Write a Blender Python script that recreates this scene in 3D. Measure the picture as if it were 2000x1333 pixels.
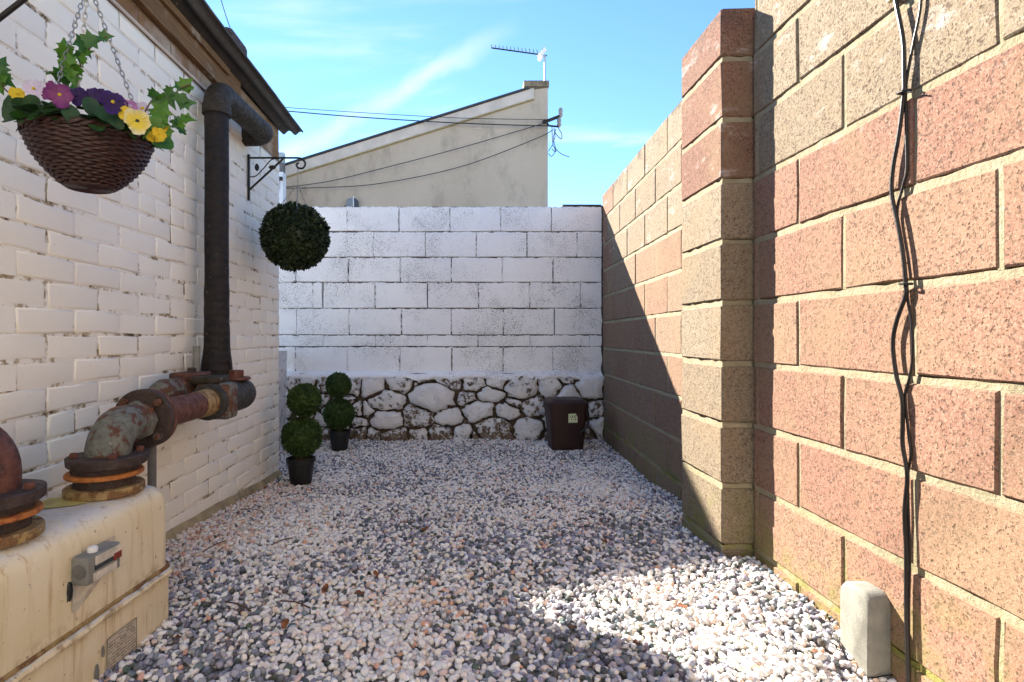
import bpy, bmesh, math, random
import numpy as np
from mathutils import Vector, Matrix, noise as mnoise
random.seed(7); np.random.seed(7)
R = math.radians
for o in list(bpy.data.objects): bpy.data.objects.remove(o)
scene = bpy.context.scene
COL = scene.collection

# ------------------------------------------------------------------ camera, sky, sun, exposure
F, U0, V0, CZ = 1085.0, 900.0, 658.0, 0.90      # focal length and principal point in photo pixels, camera height
def at(u, v, Y):                                # photo pixel at depth Y -> point
    return Vector(((u-U0)/F*Y, Y, CZ-(v-V0)/F*Y))
cam = bpy.data.cameras.new('camera'); camo = bpy.data.objects.new('camera', cam); COL.objects.link(camo)
cam.sensor_width = 36; cam.lens = F/2000*36; cam.shift_x = (1000-U0)/2000; cam.shift_y = -(666.5-V0)/2000
camo.location = (0, 0, CZ); camo.rotation_euler = (R(90), 0, 0); cam.clip_start = .05; cam.clip_end = 500
scene.camera = camo

SUN = Vector((-1, 1.40, 1.06)).normalized()      # towards the sun
SUN_EL = math.asin(SUN.z); SUN_ROT = math.atan2(SUN.x, SUN.y)
world = bpy.data.worlds.new('World'); scene.world = world; world.use_nodes = True
wn = world.node_tree; wn.nodes.clear()
def wnode(t, **k):
    n = wn.nodes.new(t)
    for a, b in k.items(): setattr(n, a, b)
    return n
def wl(a, b): wn.links.new(a, b)
sky = wnode('ShaderNodeTexSky', sky_type='NISHITA', sun_disc=False, sun_elevation=SUN_EL, sun_rotation=SUN_ROT,
            altitude=50, air_density=.8, dust_density=0.0, ozone_density=2.6)
bg = wnode('ShaderNodeBackground'); bg.inputs[1].default_value = .065
wo = wnode('ShaderNodeOutputWorld')
tc = wnode('ShaderNodeTexCoord')
# thin cirrus: noise on the direction projected to a high flat layer
sep = wnode('ShaderNodeSeparateXYZ'); wl(tc.outputs['Generated'], sep.inputs[0])
mz = wnode('ShaderNodeMath', operation='MAXIMUM'); wl(sep.outputs['Z'], mz.inputs[0]); mz.inputs[1].default_value = .06
dv = wnode('ShaderNodeVectorMath', operation='DIVIDE'); wl(tc.outputs['Generated'], dv.inputs[0])
cmb = wnode('ShaderNodeCombineXYZ')
for i in range(3): wl(mz.outputs[0], cmb.inputs[i])
wl(cmb.outputs[0], dv.inputs[1])
mp = wnode('ShaderNodeMapping'); wl(dv.outputs[0], mp.inputs['Vector'])
mp.inputs['Rotation'].default_value = (0, 0, R(35)); mp.inputs['Scale'].default_value = (.55, 1.5, 1)
cn = wnode('ShaderNodeTexNoise'); wl(mp.outputs[0], cn.inputs['Vector'])
cn.inputs['Scale'].default_value = 1.3; cn.inputs['Detail'].default_value = 9; cn.inputs['Roughness'].default_value = .58; cn.inputs['Distortion'].default_value = .6
cr = wnode('ShaderNodeMapRange', interpolation_type='SMOOTHSTEP'); wl(cn.outputs['Fac'], cr.inputs[0])
cr.inputs[1].default_value = .48; cr.inputs[2].default_value = .80; cr.inputs[3].default_value = 0; cr.inputs[4].default_value = .5
# a contrail along a great circle
d1 = (at(560, 305, 10)-Vector((0, 0, CZ))).normalized(); d2 = (at(985, 62, 10)-Vector((0, 0, CZ))).normalized()
nrm = d1.cross(d2).normalized(); tang = (d2-d1).normalized()
dn = wnode('ShaderNodeVectorMath', operation='DOT_PRODUCT'); wl(tc.outputs['Generated'], dn.inputs[0]); dn.inputs[1].default_value = nrm
n2 = wnode('ShaderNodeTexNoise'); wl(tc.outputs['Generated'], n2.inputs['Vector']); n2.inputs['Scale'].default_value = 14; n2.inputs['Detail'].default_value = 6
ms = wnode('ShaderNodeMath', operation='MULTIPLY_ADD'); wl(n2.outputs['Fac'], ms.inputs[0]); ms.inputs[1].default_value = .035; ms.inputs[2].default_value = -.0175
ad = wnode('ShaderNodeMath', operation='ADD'); wl(dn.outputs['Value'], ad.inputs[0]); wl(ms.outputs[0], ad.inputs[1])
ab = wnode('ShaderNodeMath', operation='ABSOLUTE'); wl(ad.outputs[0], ab.inputs[0])
tr = wnode('ShaderNodeMapRange', interpolation_type='SMOOTHSTEP'); wl(ab.outputs[0], tr.inputs[0])
tr.inputs[1].default_value = .0; tr.inputs[2].default_value = .024; tr.inputs[3].default_value = .48; tr.inputs[4].default_value = 0
n3 = wnode('ShaderNodeTexNoise'); wl(tc.outputs['Generated'], n3.inputs['Vector']); n3.inputs['Scale'].default_value = 5; n3.inputs['Detail'].default_value = 5
n3r = wnode('ShaderNodeMapRange'); wl(n3.outputs['Fac'], n3r.inputs[0]); n3r.inputs[1].default_value = .22; n3r.inputs[2].default_value = .5
tm = wnode('ShaderNodeMath', operation='MULTIPLY'); wl(tr.outputs[0], tm.inputs[0]); wl(n3r.outputs[0], tm.inputs[1])
td = wnode('ShaderNodeVectorMath', operation='DOT_PRODUCT'); wl(tc.outputs['Generated'], td.inputs[0]); td.inputs[1].default_value = tang
te = wnode('ShaderNodeMapRange'); wl(td.outputs['Value'], te.inputs[0])
te.inputs[1].default_value = d2.dot(tang)-.12; te.inputs[2].default_value = d2.dot(tang)+.03; te.inputs[3].default_value = 1; te.inputs[4].default_value = 0
tm2 = wnode('ShaderNodeMath', operation='MULTIPLY'); wl(tm.outputs[0], tm2.inputs[0]); wl(te.outputs[0], tm2.inputs[1])
mxf = wnode('ShaderNodeMath', operation='MAXIMUM'); wl(cr.outputs[0], mxf.inputs[0]); wl(tm2.outputs[0], mxf.inputs[1])
mx = wnode('ShaderNodeMix', data_type='RGBA'); wl(mxf.outputs[0], mx.inputs[0]); hsv = wnode('ShaderNodeHueSaturation'); hsv.inputs['Saturation'].default_value = 1.12; wl(sky.outputs[0], hsv.inputs['Color']); wl(hsv.outputs[0], mx.inputs[6]); mx.inputs[7].default_value = (3.4, 3.5, 3.6, 1)
wl(mx.outputs[2], bg.inputs[0]); wl(bg.outputs[0], wo.inputs[0])

sl = bpy.data.lights.new('sun', 'SUN'); sl.energy = 3.8; sl.angle = R(.53); sl.color = (1, .93, .82)
slo = bpy.data.objects.new('sun', sl); COL.objects.link(slo); slo.rotation_euler = SUN.to_track_quat('Z', 'Y').to_euler()
scene.view_settings.view_transform = 'Standard'; scene.view_settings.look = 'None'
scene.view_settings.exposure = 2.58; scene.view_settings.gamma = 1.0

# ------------------------------------------------------------------ materials
class NT:
    def __init__(s, name):
        s.m = bpy.data.materials.new(name); s.m.use_nodes = True; s.t = s.m.node_tree
        s.b = s.t.nodes['Principled BSDF']; s.o = s.t.nodes['Material Output']
        s.pos = s.n('ShaderNodeNewGeometry').outputs['Position']
    def n(s, t, **k):
        n = s.t.nodes.new(t)
        for a, b in k.items(): setattr(n, a, b)
        return n
    def l(s, a, b): s.t.links.new(a, b)
    def put(s, sock, v):
        if hasattr(v, 'is_linked') or isinstance(v, bpy.types.NodeSocket): s.l(v, sock)
        elif isinstance(v, (tuple, list)) and len(v) == 3 and sock.type == 'RGBA': sock.default_value = (*v, 1)
        else: sock.default_value = v
    def scaled(s, sc, vec=None, rot=(0, 0, 0), loc=(0, 0, 0)):
        m = s.n('ShaderNodeMapping'); s.l(vec or s.pos, m.inputs[0]); m.inputs['Scale'].default_value = sc
        m.inputs['Rotation'].default_value = rot; m.inputs['Location'].default_value = loc; return m.outputs[0]
    def noise(s, sc, det=4, rough=.55, vec=None, dist=0):
        n = s.n('ShaderNodeTexNoise'); s.l(vec or s.pos, n.inputs['Vector']); n.inputs['Scale'].default_value = sc
        n.inputs['Detail'].default_value = det; n.inputs['Roughness'].default_value = rough; n.inputs['Distortion'].default_value = dist
        return n.outputs['Fac']
    def voro(s, sc, vec=None, feature='F1', out='Distance'):
        n = s.n('ShaderNodeTexVoronoi', feature=feature); s.l(vec or s.pos, n.inputs['Vector']); n.inputs['Scale'].default_value = sc
        return n.outputs[out]
    def rng(s, v, a, b, c=0., d=1., smooth=True):
        n = s.n('ShaderNodeMapRange', interpolation_type='SMOOTHSTEP' if smooth else 'LINEAR'); s.l(v, n.inputs[0])
        for i, x in enumerate((a, b, c, d)): s.put(n.inputs[i+1], x)
        return n.outputs[0]
    def math(s, op, a, b=0., c=None):
        n = s.n('ShaderNodeMath', operation=op); s.put(n.inputs[0], a); s.put(n.inputs[1], b)
        if c is not None: s.put(n.inputs[2], c)
        return n.outputs[0]
    def mix(s, f, a, b, mode='MIX'):
        n = s.n('ShaderNodeMix', data_type='RGBA', blend_type=mode); s.put(n.inputs[0], f); s.put(n.inputs[6], a); s.put(n.inputs[7], b)
        return n.outputs[2]
    def z(s):
        n = s.n('ShaderNodeSeparateXYZ'); s.l(s.pos, n.inputs[0]); return n.outputs['Z']
    def ocol(s): return s.n('ShaderNodeObjectInfo').outputs['Color']
    def orand(s): return s.n('ShaderNodeObjectInfo').outputs['Random']
    def done(s, col, rough=.8, bump=None, dist=.004, strength=1., metal=0., spec=.4):
        s.put(s.b.inputs['Base Color'], col); s.put(s.b.inputs['Roughness'], rough); s.put(s.b.inputs['Metallic'], metal)
        s.b.inputs['Specular IOR Level'].default_value = spec
        if bump is not None:
            b = s.n('ShaderNodeBump'); b.inputs['Distance'].default_value = dist; b.inputs['Strength'].default_value = strength
            s.l(bump, b.inputs['Height']); s.l(b.outputs[0], s.b.inputs['Normal'])
        return s.m
M = {}
def plain(name, col, rough=.6, metal=0., var=.15, sc=25, bump=.3, spec=.4):
    t = NT(name); n = t.noise(sc, 5); c = t.mix(t.rng(n, .3, .7), tuple(x*(1-var) for x in col), tuple(min(1, x*(1+var)) for x in col))
    M[name] = t.done(c, rough, t.noise(sc*6, 4), .002, bump, metal, spec); return M[name]

CREAM = (.80, .745, .65)
def m_cream():
    t = NT('cream_paint'); big = t.noise(2.2, 4); c = t.mix(t.rng(big, .3, .7), (.87, .84, .74), (.84, .80, .69))
    c = t.mix(t.math('MULTIPLY', t.orand(), .30), c, (.79, .75, .66))
    st = t.noise(9, 8, .7); c = t.mix(t.rng(st, .63, .80, 0, .5), c, (.52, .44, .32))
    sp = t.noise(55, 5, .6); c = t.mix(t.rng(sp, .70, .76, 0, .8), c, (.20, .15, .10))
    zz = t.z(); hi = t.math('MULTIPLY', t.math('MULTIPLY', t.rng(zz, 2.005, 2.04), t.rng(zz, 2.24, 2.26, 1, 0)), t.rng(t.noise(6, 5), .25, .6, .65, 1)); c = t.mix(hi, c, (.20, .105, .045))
    h = t.math('ADD', t.noise(40, 6, .6), t.math('MULTIPLY', t.noise(160, 3), .35))
    return t.done(c, .8, h, .003, .5, 0, .25)
M['cream_paint'] = m_cream()
def m_creammortar():
    t = NT('dirty_cream_joint'); n = t.noise(7, 7, .72); n2 = t.noise(30, 5, .65)
    f = t.math('ADD', t.math('MULTIPLY', n, .6), t.math('MULTIPLY', n2, .4))
    c = t.mix(t.rng(f, .505, .58), (.83, .79, .69), (.38, .30, .18)); c = t.mix(t.rng(f, .57, .62), c, (.08, .055, .03))
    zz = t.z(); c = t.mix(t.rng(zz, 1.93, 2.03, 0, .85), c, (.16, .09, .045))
    return t.done(c, .85, n2, .006, .8)
M['dirty_cream_joint'] = m_creammortar()
def m_block():
    t = NT('rough_concrete_block'); oc = t.ocol()
    g = t.noise(260, 4, .75); g2 = t.noise(110, 4, .65); v = t.math('SUBTRACT', 1., t.voro(190)); sc_ = t.n('ShaderNodeSeparateColor'); t.l(t.voro(230, None, 'F1', 'Color'), sc_.inputs[0]); gr_ = sc_.outputs[0]; pit = t.math('MULTIPLY', t.rng(sc_.outputs[1], .68, .74), t.rng(t.noise(60, 3), .35, .6))
    c = t.mix(t.rng(g2, .25, .75), t.mix(.35, oc, (.14, .10, .07)), t.mix(.22, oc, (.50, .41, .30)))
    c = t.mix(t.rng(gr_, .6, 1, 0, .25), c, (.42, .33, .24)); c = t.mix(t.rng(gr_, 0, .3, .4, 0), c, (.14, .085, .06)); c = t.mix(t.math('MULTIPLY', pit, .75), c, (.075, .048, .036))
    c = t.mix(t.rng(t.voro(260), .0, .22, .45, 0), c, (.50, .42, .33))
    big = t.noise(3.2, 5, .6); c = t.mix(t.rng(big, .42, .70, 0, .45), c, (.27, .19, .11))
    wsh = t.noise(5.0, 7, .7, t.scaled((1, 1, 2.2), loc=(3, 1, 4))); c = t.mix(t.math('MULTIPLY', t.rng(wsh, .56, .72, 0, .5), t.rng(t.z(), 1.35, 1.55)), c, (.66, .63, .60))
    zz = t.z(); moss = t.math('MULTIPLY', t.rng(zz, .10, .42, 1, 0), t.rng(t.noise(6, 6, .65), .42, .66, 0, .8)); c = t.mix(moss, c, (.20, .19, .055))
    dk = t.math('MULTIPLY', t.rng(zz, 1.98, 2.14), t.rng(t.noise(8, 5, .65), .45, .62, 0, .7)); c = t.mix(dk, c, (.07, .055, .045))
    h = t.math('ADD', t.math('MULTIPLY', gr_, .5), t.math('ADD', t.math('MULTIPLY', g, .5), t.math('MULTIPLY', pit, -.9)))
    return t.done(c, .95, h, .0026, 1., 0, .2)
M['rough_concrete_block'] = m_block()
def m_mortar():
    t = NT('sandy_mortar'); n = t.noise(14, 6, .65); c = t.mix(t.rng(n, .3, .7), (.34, .295, .20), (.27, .23, .145))
    c = t.mix(t.rng(t.noise(120, 3), .55, .7, 0, .6), c, (.22, .18, .11))
    zz = t.z(); moss = t.math('MULTIPLY', t.rng(zz, .10, .45, 1, 0), t.rng(t.noise(5, 6, .65), .36, .6)); c = t.mix(moss, c, (.21, .20, .05))
    return t.done(c, .95, t.noise(90, 5, .7), .006, .9, 0, .2)
M['sandy_mortar'] = m_mortar()
def m_whiteblock():
    t = NT('whitewashed_block'); big = t.noise(1.6, 4); c = t.mix(t.rng(big, .3, .7), (.86, .86, .86), (.80, .80, .81))
    c = t.mix(t.math('MULTIPLY', t.orand(), .2), c, (.76, .76, .77))
    den = t.rng(t.noise(2.6, 5, .7), .30, .72); pit = t.noise(150, 3, .6)
    th = t.math('MULTIPLY_ADD', den, -.15, .69); pm = t.rng(t.math('SUBTRACT', pit, th), 0, .03); c = t.mix(t.math('MULTIPLY', pm, .85), c, (.05, .045, .04))
    st = t.noise(8, 7, .7, t.scaled((1, 1, .5))); c = t.mix(t.rng(st, .60, .78, 0, .45), c, (.42, .41, .38))
    h = t.math('ADD', t.noise(70, 5, .6), t.math('MULTIPLY', pm, -.8))
    return t.done(c, .8, h, .006, .7)
M['whitewashed_block'] = m_whiteblock()
def m_whitejoint():
    t = NT('whitewashed_joint'); n = t.noise(8, 6, .7); n2 = t.noise(40, 4, .6)
    f = t.math('ADD', t.math('MULTIPLY', n, .65), t.math('MULTIPLY', n2, .35))
    c = t.mix(t.rng(f, .48, .56), (.78, .78, .80), (.10, .085, .065))
    return t.done(c, .9, n2, .006, .9)
M['whitewashed_joint'] = m_whitejoint()
def m_stone():
    t = NT('whitewashed_stone'); oc = t.n('ShaderNodeSeparateColor'); t.l(t.ocol(), oc.inputs[0])
    base = t.mix(t.rng(t.noise(12, 6, .65), .35, .65), (.16, .10, .06), (.30, .25, .18)); base = t.mix(t.rng(t.noise(30, 5), .5, .65), base, (.07, .055, .04))
    w = t.mix(t.rng(t.noise(9, 5), .35, .7), (.86, .86, .86), (.78, .77, .77))
    f = t.noise(24, 9, .74); lo = t.rng(t.z(), .03, .10, .09, 0)
    th = t.math('ADD', oc.outputs[0], lo); m = t.rng(t.math('SUBTRACT', f, th), -.02, .03)
    c = t.mix(m, base, w)
    h = t.math('ADD', t.noise(18, 9, .72), t.math('MULTIPLY', m, .15))
    return t.done(c, .85, h, .035, 1.)
M['whitewashed_stone'] = m_stone()
def m_stonemortar():
    t = NT('earthy_mortar'); n = t.noise(16, 8, .7); c = t.mix(t.rng(n, .35, .6), (.025, .02, .013), (.085, .058, .035)); c = t.mix(t.rng(t.noise(22, 7, .7, t.scaled((1, 1, 1), loc=(5, 2, 1))), .62, .66, 0, .8), c, (.62, .60, .60))
    return t.done(c, .95, n, .02, 1.)
M['earthy_mortar'] = m_stonemortar()
def m_gravel():
    t = NT('pebbles'); a = t.n('ShaderNodeAttribute'); a.attribute_name = 'Col'
    c = t.mix(t.rng(t.noise(120, 4), .3, .7, 0, .35), a.outputs['Color'], t.mix(.5, a.outputs['Color'], (.45, .36, .30)))
    return t.done(c, .55, t.noise(260, 4, .6), .002, .6)
M['pebbles'] = m_gravel()
def m_render():
    t = NT('beige_render'); n = t.noise(.9, 6, .6); c = t.mix(t.rng(n, .3, .7), (.53, .43, .33), (.47, .375, .28))
    st = t.noise(2.4, 8, .72, t.scaled((1, 1, .55))); c = t.mix(t.rng(st, .48, .70, 0, .8), c, (.33, .265, .195))
    c = t.mix(t.rng(t.noise(1.3, 7, .75, t.scaled((.5, 1, 2.6), loc=(2, 3, 5))), .58, .72, 0, .5), c, (.27, .24, .20))
    return t.done(c, .9, t.noise(60, 5), .006, .6)
M['beige_render'] = m_render()
def m_rust(name, base, amount, dark=(.055, .028, .02), orange=(.42, .13, .025)):
    t = NT(name); n = t.noise(13, 8, .7); n2 = t.noise(45, 6, .65)
    f = t.math('ADD', t.math('MULTIPLY', n, .7), t.math('MULTIPLY', n2, .3))
    c = t.mix(t.rng(n2, .3, .7), base, tuple(x*.62 for x in base))
    e = .62-.25*amount
    c = t.mix(t.rng(f, e, e+.05), c, dark); c = t.mix(t.rng(f, e+.10, e+.16, 0, .9), c, orange)
    c = t.mix(t.rng(t.noise(70, 3), .70, .74, 0, .5), c, (.5, .45, .38))
    M[name] = t.done(c, t.rng(n2, .3, .7, .5, .85), t.math('ADD', n2, t.noise(140, 4)), .004, .7, .0, .45)
m_rust('grey_painted_pipe', (.15, .155, .13), .58, (.09, .035, .018), (.50, .17, .03))
m_rust('dark_rusty_iron', (.050, .030, .024), .30, (.03, .02, .016), (.22, .07, .03))
m_rust('red_rusty_iron', (.13, .045, .028), .35, (.05, .028, .022), (.30, .10, .03))
m_rust('orange_rust', (.50, .17, .035), .35, (.20, .05, .015), (.62, .36, .10))
m_rust('yellow_rust', (.36, .24, .09), .55, (.16, .08, .03), (.40, .15, .03))
m_rust('blackened_pipe', (.036, .033, .028), .1, (.022, .017, .015), (.12, .08, .05))
m_rust('mossy_pipe', (.033, .024, .012), .35, (.026, .02, .014), (.10, .085, .022))
def m_tape():
    t = NT('bitumen_tape'); w = t.n('ShaderNodeTexWave', bands_direction='Z'); t.l(t.pos, w.inputs[0]); w.inputs['Scale'].default_value = 9; w.inputs['Distortion'].default_value = 3.5; w.inputs['Detail'].default_value = 4
    n = t.noise(20, 7, .7); c = t.mix(t.rng(n, .35, .65), (.005, .004, .004), (.017, .011, .009)); c = t.mix(t.rng(t.noise(34, 5), .66, .72, 0, .6), c, (.12, .085, .07))
    return t.done(c, .7, t.math('ADD', t.math('MULTIPLY', w.outputs['Fac'], .5), t.noise(50, 5)), .006, .8)
M['bitumen_tape'] = m_tape()
def m_enamel():
    t = NT('cream_enamel'); n = t.noise(4, 6, .6); c = t.mix(t.rng(n, .3, .7), (.76, .67, .47), (.70, .59, .37))
    st = t.noise(3, 7, .7, t.scaled((6, 6, .8))); c = t.mix(t.rng(st, .5, .72, 0, .5), c, (.56, .42, .19))
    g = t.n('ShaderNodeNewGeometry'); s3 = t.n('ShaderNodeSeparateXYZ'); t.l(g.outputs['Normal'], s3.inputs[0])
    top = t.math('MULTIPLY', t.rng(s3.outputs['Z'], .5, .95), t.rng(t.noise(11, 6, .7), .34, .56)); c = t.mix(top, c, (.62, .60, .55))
    sp = t.noise(60, 5, .65); c = t.mix(t.rng(sp, .65, .70, 0, .9), c, (.16, .08, .03))
    vs = t.noise(1.0, 5, .7, t.scaled((38, 38, 2.2))); c = t.mix(t.rng(vs, .52, .72, 0, .75), c, (.42, .25, .08))
    c = t.mix(t.rng(t.noise(24, 6, .7, t.scaled((1, 1, 1), loc=(9, 2, 6))), .66, .70, 0, .85), c, (.20, .19, .17))
    c = t.mix(t.math('MULTIPLY', t.rng(t.math('ABSOLUTE', t.math('SUBTRACT', t.z(), .243)), .0, .045, 1, 0), t.rng(t.noise(16, 7, .7), .46, .62, 0, .75)), c, (.20, .13, .045))
    c = t.mix(t.rng(t.noise(7, 7, .7, t.scaled((1, 1, 1), loc=(4, 4, 4))), .66, .72, 0, .8), c, (.30, .13, .04))
    return t.done(c, .42, t.noise(90, 5), .0015, .5, 0, .5)
M['cream_enamel'] = m_enamel()
def m_wood():
    t = NT('weathered_timber'); g = t.noise(8, 8, .65, t.scaled((9, .8, 14)), 1.2)
    c = t.mix(t.rng(g, .3, .7), (.22, .12, .048), (.10, .052, .022)); c = t.mix(t.rng(t.noise(5, 6, .7), .55, .7, 0, .8), c, (.06, .04, .025))
    c = t.mix(t.rng(t.noise(4, 5, .6, t.scaled((1, 1, 1), loc=(7, 1, 2))), .6, .72, 0, .8), c, (.45, .40, .33))
    return t.done(c, .85, g, .006, .8)
M['weathered_timber'] = m_wood()
def m_sheet():
    t = NT('grey_fibre_cement'); n = t.noise(5, 7, .65); c = t.mix(t.rng(n, .3, .7), (.085, .083, .082), (.05, .048, .047))
    c = t.mix(t.rng(t.noise(26, 6), .62, .72, 0, .6), c, (.20, .19, .17))
    return t.done(c, .85, t.noise(70, 5), .004, .6)
M['grey_fibre_cement'] = m_sheet()
def m_leaf(name, a, b, rough=.45, sc=30, trans=.25):
    t = NT(name); r = t.n('ShaderNodeAttribute'); r.attribute_name = 'Col'
    n = t.noise(sc, 4); c = t.mix(t.rng(n, .3, .7), a, b)
    g = t.n('ShaderNodeNewGeometry').outputs['Random Per Island']; c = t.mix(t.math('MULTIPLY', g, .6), c, tuple(x*.35 for x in a))
    m = t.done(c, rough, None, spec=.35); tl = t.n('ShaderNodeBsdfTranslucent'); t.put(tl.inputs[0], c)
    ms = t.n('ShaderNodeMixShader'); ms.inputs[0].default_value = trans; t.l(t.b.outputs[0], ms.inputs[1]); t.l(tl.outputs[0], ms.inputs[2]); t.l(ms.outputs[0], t.o.inputs[0])
    M[name] = m
m_leaf('box_foliage', (.034, .070, .013), (.06, .115, .02), .5, 12, .1)
m_leaf('dark_box_foliage', (.014, .028, .011), (.03, .052, .015), .5, 12, .05)
m_leaf('ivy_leaf', (.09, .25, .025), (.15, .34, .04), .4, 40, .35)
m_leaf('ivy_dark_leaf', (.04, .15, .028), (.07, .20, .035), .4, 40, .3)
m_leaf('pansy_leaf', (.022, .065, .020), (.045, .11, .03), .5, 30, .2)
def petalm(name, a, b=None, c0=.012, c1=.03):
    t = NT(name); tcn = t.n('ShaderNodeTexCoord').outputs['Object']; ln = t.n('ShaderNodeVectorMath', operation='LENGTH'); t.l(tcn, ln.inputs[0])
    f = t.rng(ln.outputs['Value'], c0, c1); c = t.mix(f, b or a, a); c = t.mix(t.rng(t.noise(60, 4), .4, .7, 0, .3), c, tuple(x*.5 for x in a))
    m = t.done(c, .6, t.noise(150, 3), .001, .4); tl = t.n('ShaderNodeBsdfTranslucent'); t.put(tl.inputs[0], c)
    ms = t.n('ShaderNodeMixShader'); ms.inputs[0].default_value = .3; t.l(t.b.outputs[0], ms.inputs[1]); t.l(tl.outputs[0], ms.inputs[2]); t.l(ms.outputs[0], t.o.inputs[0]); M[name] = m
petalm('magenta_petal', (.17, .014, .16), (.26, .06, .18)); petalm('purple_petal', (.045, .010, .17), (.03, .006, .08))
petalm('yellow_petal', (.78, .56, .03)); petalm('pale_yellow_petal', (.80, .78, .55), (.80, .62, .05), .012, .034); petalm('white_petal', (.72, .69, .78), (.7, .6, .75)); petalm('pink_petal', (.50, .22, .48))
plain('black_iron', (.018, .016, .015), .55, .2); plain('steel_chain', (.42, .40, .37), .4, .8); plain('wicker_plastic', (.034, .011, .008), .45, 0, .3, 60, .5)
plain('black_plastic', (.014, .014, .014), .5); plain('black_cable', (.012, .010, .010), .38); plain('brown_plastic', (.028, .011, .0085), .5, 0, .2, 6, .2)
plain('soil', (.06, .035, .02), .95, 0, .4, 60, 1.); plain('stem_brown', (.10, .055, .03), .8); plain('label_paper', (.62, .70, .45), .7, 0, .05); plain('ink', (.015, .03, .02), .6)
plain('plaster_white', (.72, .72, .75), .85, 0, .1, 4, .4); plain('grey_metal', (.22, .23, .24), .5, .3); plain('lead_grey', (.13, .125, .12), .75); plain('white_plastic', (.75, .75, .75), .4, 0, .04)
plain('dirty_white_plate', (.52, .47, .38), .6, 0, .3, 30); plain('red_plastic', (.20, .03, .02), .5); plain('glass_pane', (.34, .40, .42), .12, 0, .1); plain('dark_glass', (.03, .035, .04), .1)
plain('slate', (.045, .047, .05), .7, 0, .2, 8); plain('pale_board', (.57, .49, .42), .85, 0, .10, 5); plain('chimney_cement', (.20, .155, .10), .9, 0, .35, 10, .8); plain('tan_trim', (.32, .25, .12), .8)
plain('dark_brick', (.055, .042, .04), .95, 0, .4, 25, 1.); plain('plinth_cement', (.30, .25, .15), .95, 0, .35, 9, 1.); plain('subsoil', (.34, .32, .31), .95, 0, .6, 60, 1.)
plain('stone_cover', (.20, .195, .165), .85, 0, .14, 30, .5); plain('dead_leaf', (.17, .060, .022), .75, 0, .4, 60); plain('twig_bark', (.085, .05, .03), .9, 0, .3, 60); plain('yellow_sticker', (.50, .43, .14), .6, 0, .2, 20)
plain('bounce_wall_render', (.52, .46, .38), .9, 0, .08, 3); plain('aluminium', (.55, .56, .57), .35, .9); plain('ceramic', (.30, .27, .25), .3); plain('faded_grey', (.20, .20, .18), .6); plain('old_label', (.50, .43, .33), .6, 0, .08)

# ------------------------------------------------------------------ mesh helpers
def tag(o, label=None, cat=None, group=None, kind=None):
    if label: o['label'] = label
    if cat: o['category'] = cat
    if group: o['group'] = group
    if kind: o['kind'] = kind
    return o
def link(o, parent=None):
    COL.objects.link(o)
    if parent: o.parent = parent
    return o
def empty(name, loc=(0, 0, 0), rz=0.):
    o = bpy.data.objects.new(name, None); o.empty_display_size = .1; o.location = loc; o.rotation_euler = (0, 0, rz); return link(o)
def mk(name, V, Fc, mat, parent=None, smooth=False, loc=None):
    me = bpy.data.meshes.new(name); me.from_pydata([tuple(v) for v in V], [], Fc); me.validate(); me.update()
    if smooth: me.polygons.foreach_set('use_smooth', [True]*len(me.polygons))
    me.materials.append(M[mat]); o = bpy.data.objects.new(name, me)
    if loc is not None: o.location = loc
    return link(o, parent)
class MB:
    def __init__(s): s.v = []; s.f = []
    def add(s, V, Fc):
        n = len(s.v); s.v += [Vector(v) for v in V]; s.f += [tuple(i+n for i in f) for f in Fc]; return s
    def box(s, c, d, rot=None):
        V = [Vector((x*d[0]/2, y*d[1]/2, z*d[2]/2)) for x in (-1, 1) for y in (-1, 1) for z in (-1, 1)]
        if rot is not None: V = [rot @ v for v in V]
        return s.add([v+Vector(c) for v in V], [(0, 1, 3, 2), (4, 6, 7, 5), (0, 4, 5, 1), (2, 3, 7, 6), (0, 2, 6, 4), (1, 5, 7, 3)])
    def tube(s, P, r, n=10, caps=True, closed=False):
        P = [Vector(p) for p in P]; k = len(P); r = r if isinstance(r, (list, tuple)) else [r]*k
        T = []
        for i in range(k):
            a = P[i-1] if (i > 0 or closed) else P[0]; b = P[(i+1) % k] if (i < k-1 or closed) else P[-1]; T.append((b-a).normalized())
        up = Vector((0, 0, 1)) if abs(T[0].z) < .9 else Vector((0, 1, 0)); N = (up-T[0]*up.dot(T[0])).normalized(); V = []
        for i in range(k):
            N = N-T[i]*N.dot(T[i]); N = N.normalized() if N.length > 1e-6 else T[i].orthogonal().normalized(); B = T[i].cross(N)
            V += [P[i]+(N*math.cos(a)+B*math.sin(a))*r[i] for a in (2*math.pi*j/n for j in range(n))]
        Fc = [(i*n+j, i*n+(j+1) % n, (i+1) % k*n+(j+1) % n, (i+1) % k*n+j) for i in range(k if closed else k-1) for j in range(n)]
        if caps and not closed: Fc += [tuple(range(n-1, -1, -1)), tuple(range((k-1)*n, k*n))]
        return s.add(V, Fc)
    def lathe(s, prof, n=24, M4=None):
        M4 = M4 or Matrix(); V = []; Fc = []; k = len(prof)
        for r, z in prof: V += [M4 @ Vector((r*math.cos(a), r*math.sin(a), z)) for a in (2*math.pi*j/n for j in range(n))]
        for i in range(k-1): Fc += [(i*n+j, i*n+(j+1) % n, (i+1)*n+(j+1) % n, (i+1)*n+j) for j in range(n)]
        Fc += [tuple(range(n-1, -1, -1)), tuple(range((k-1)*n, k*n))]
        return s.add(V, Fc)
    def build(s, name, mat, parent=None, smooth=False, ang=35):
        o = mk(name, s.v, s.f, mat, parent, smooth)
        if smooth: o.data.set_sharp_from_angle(angle=R(ang))
        return o
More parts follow.
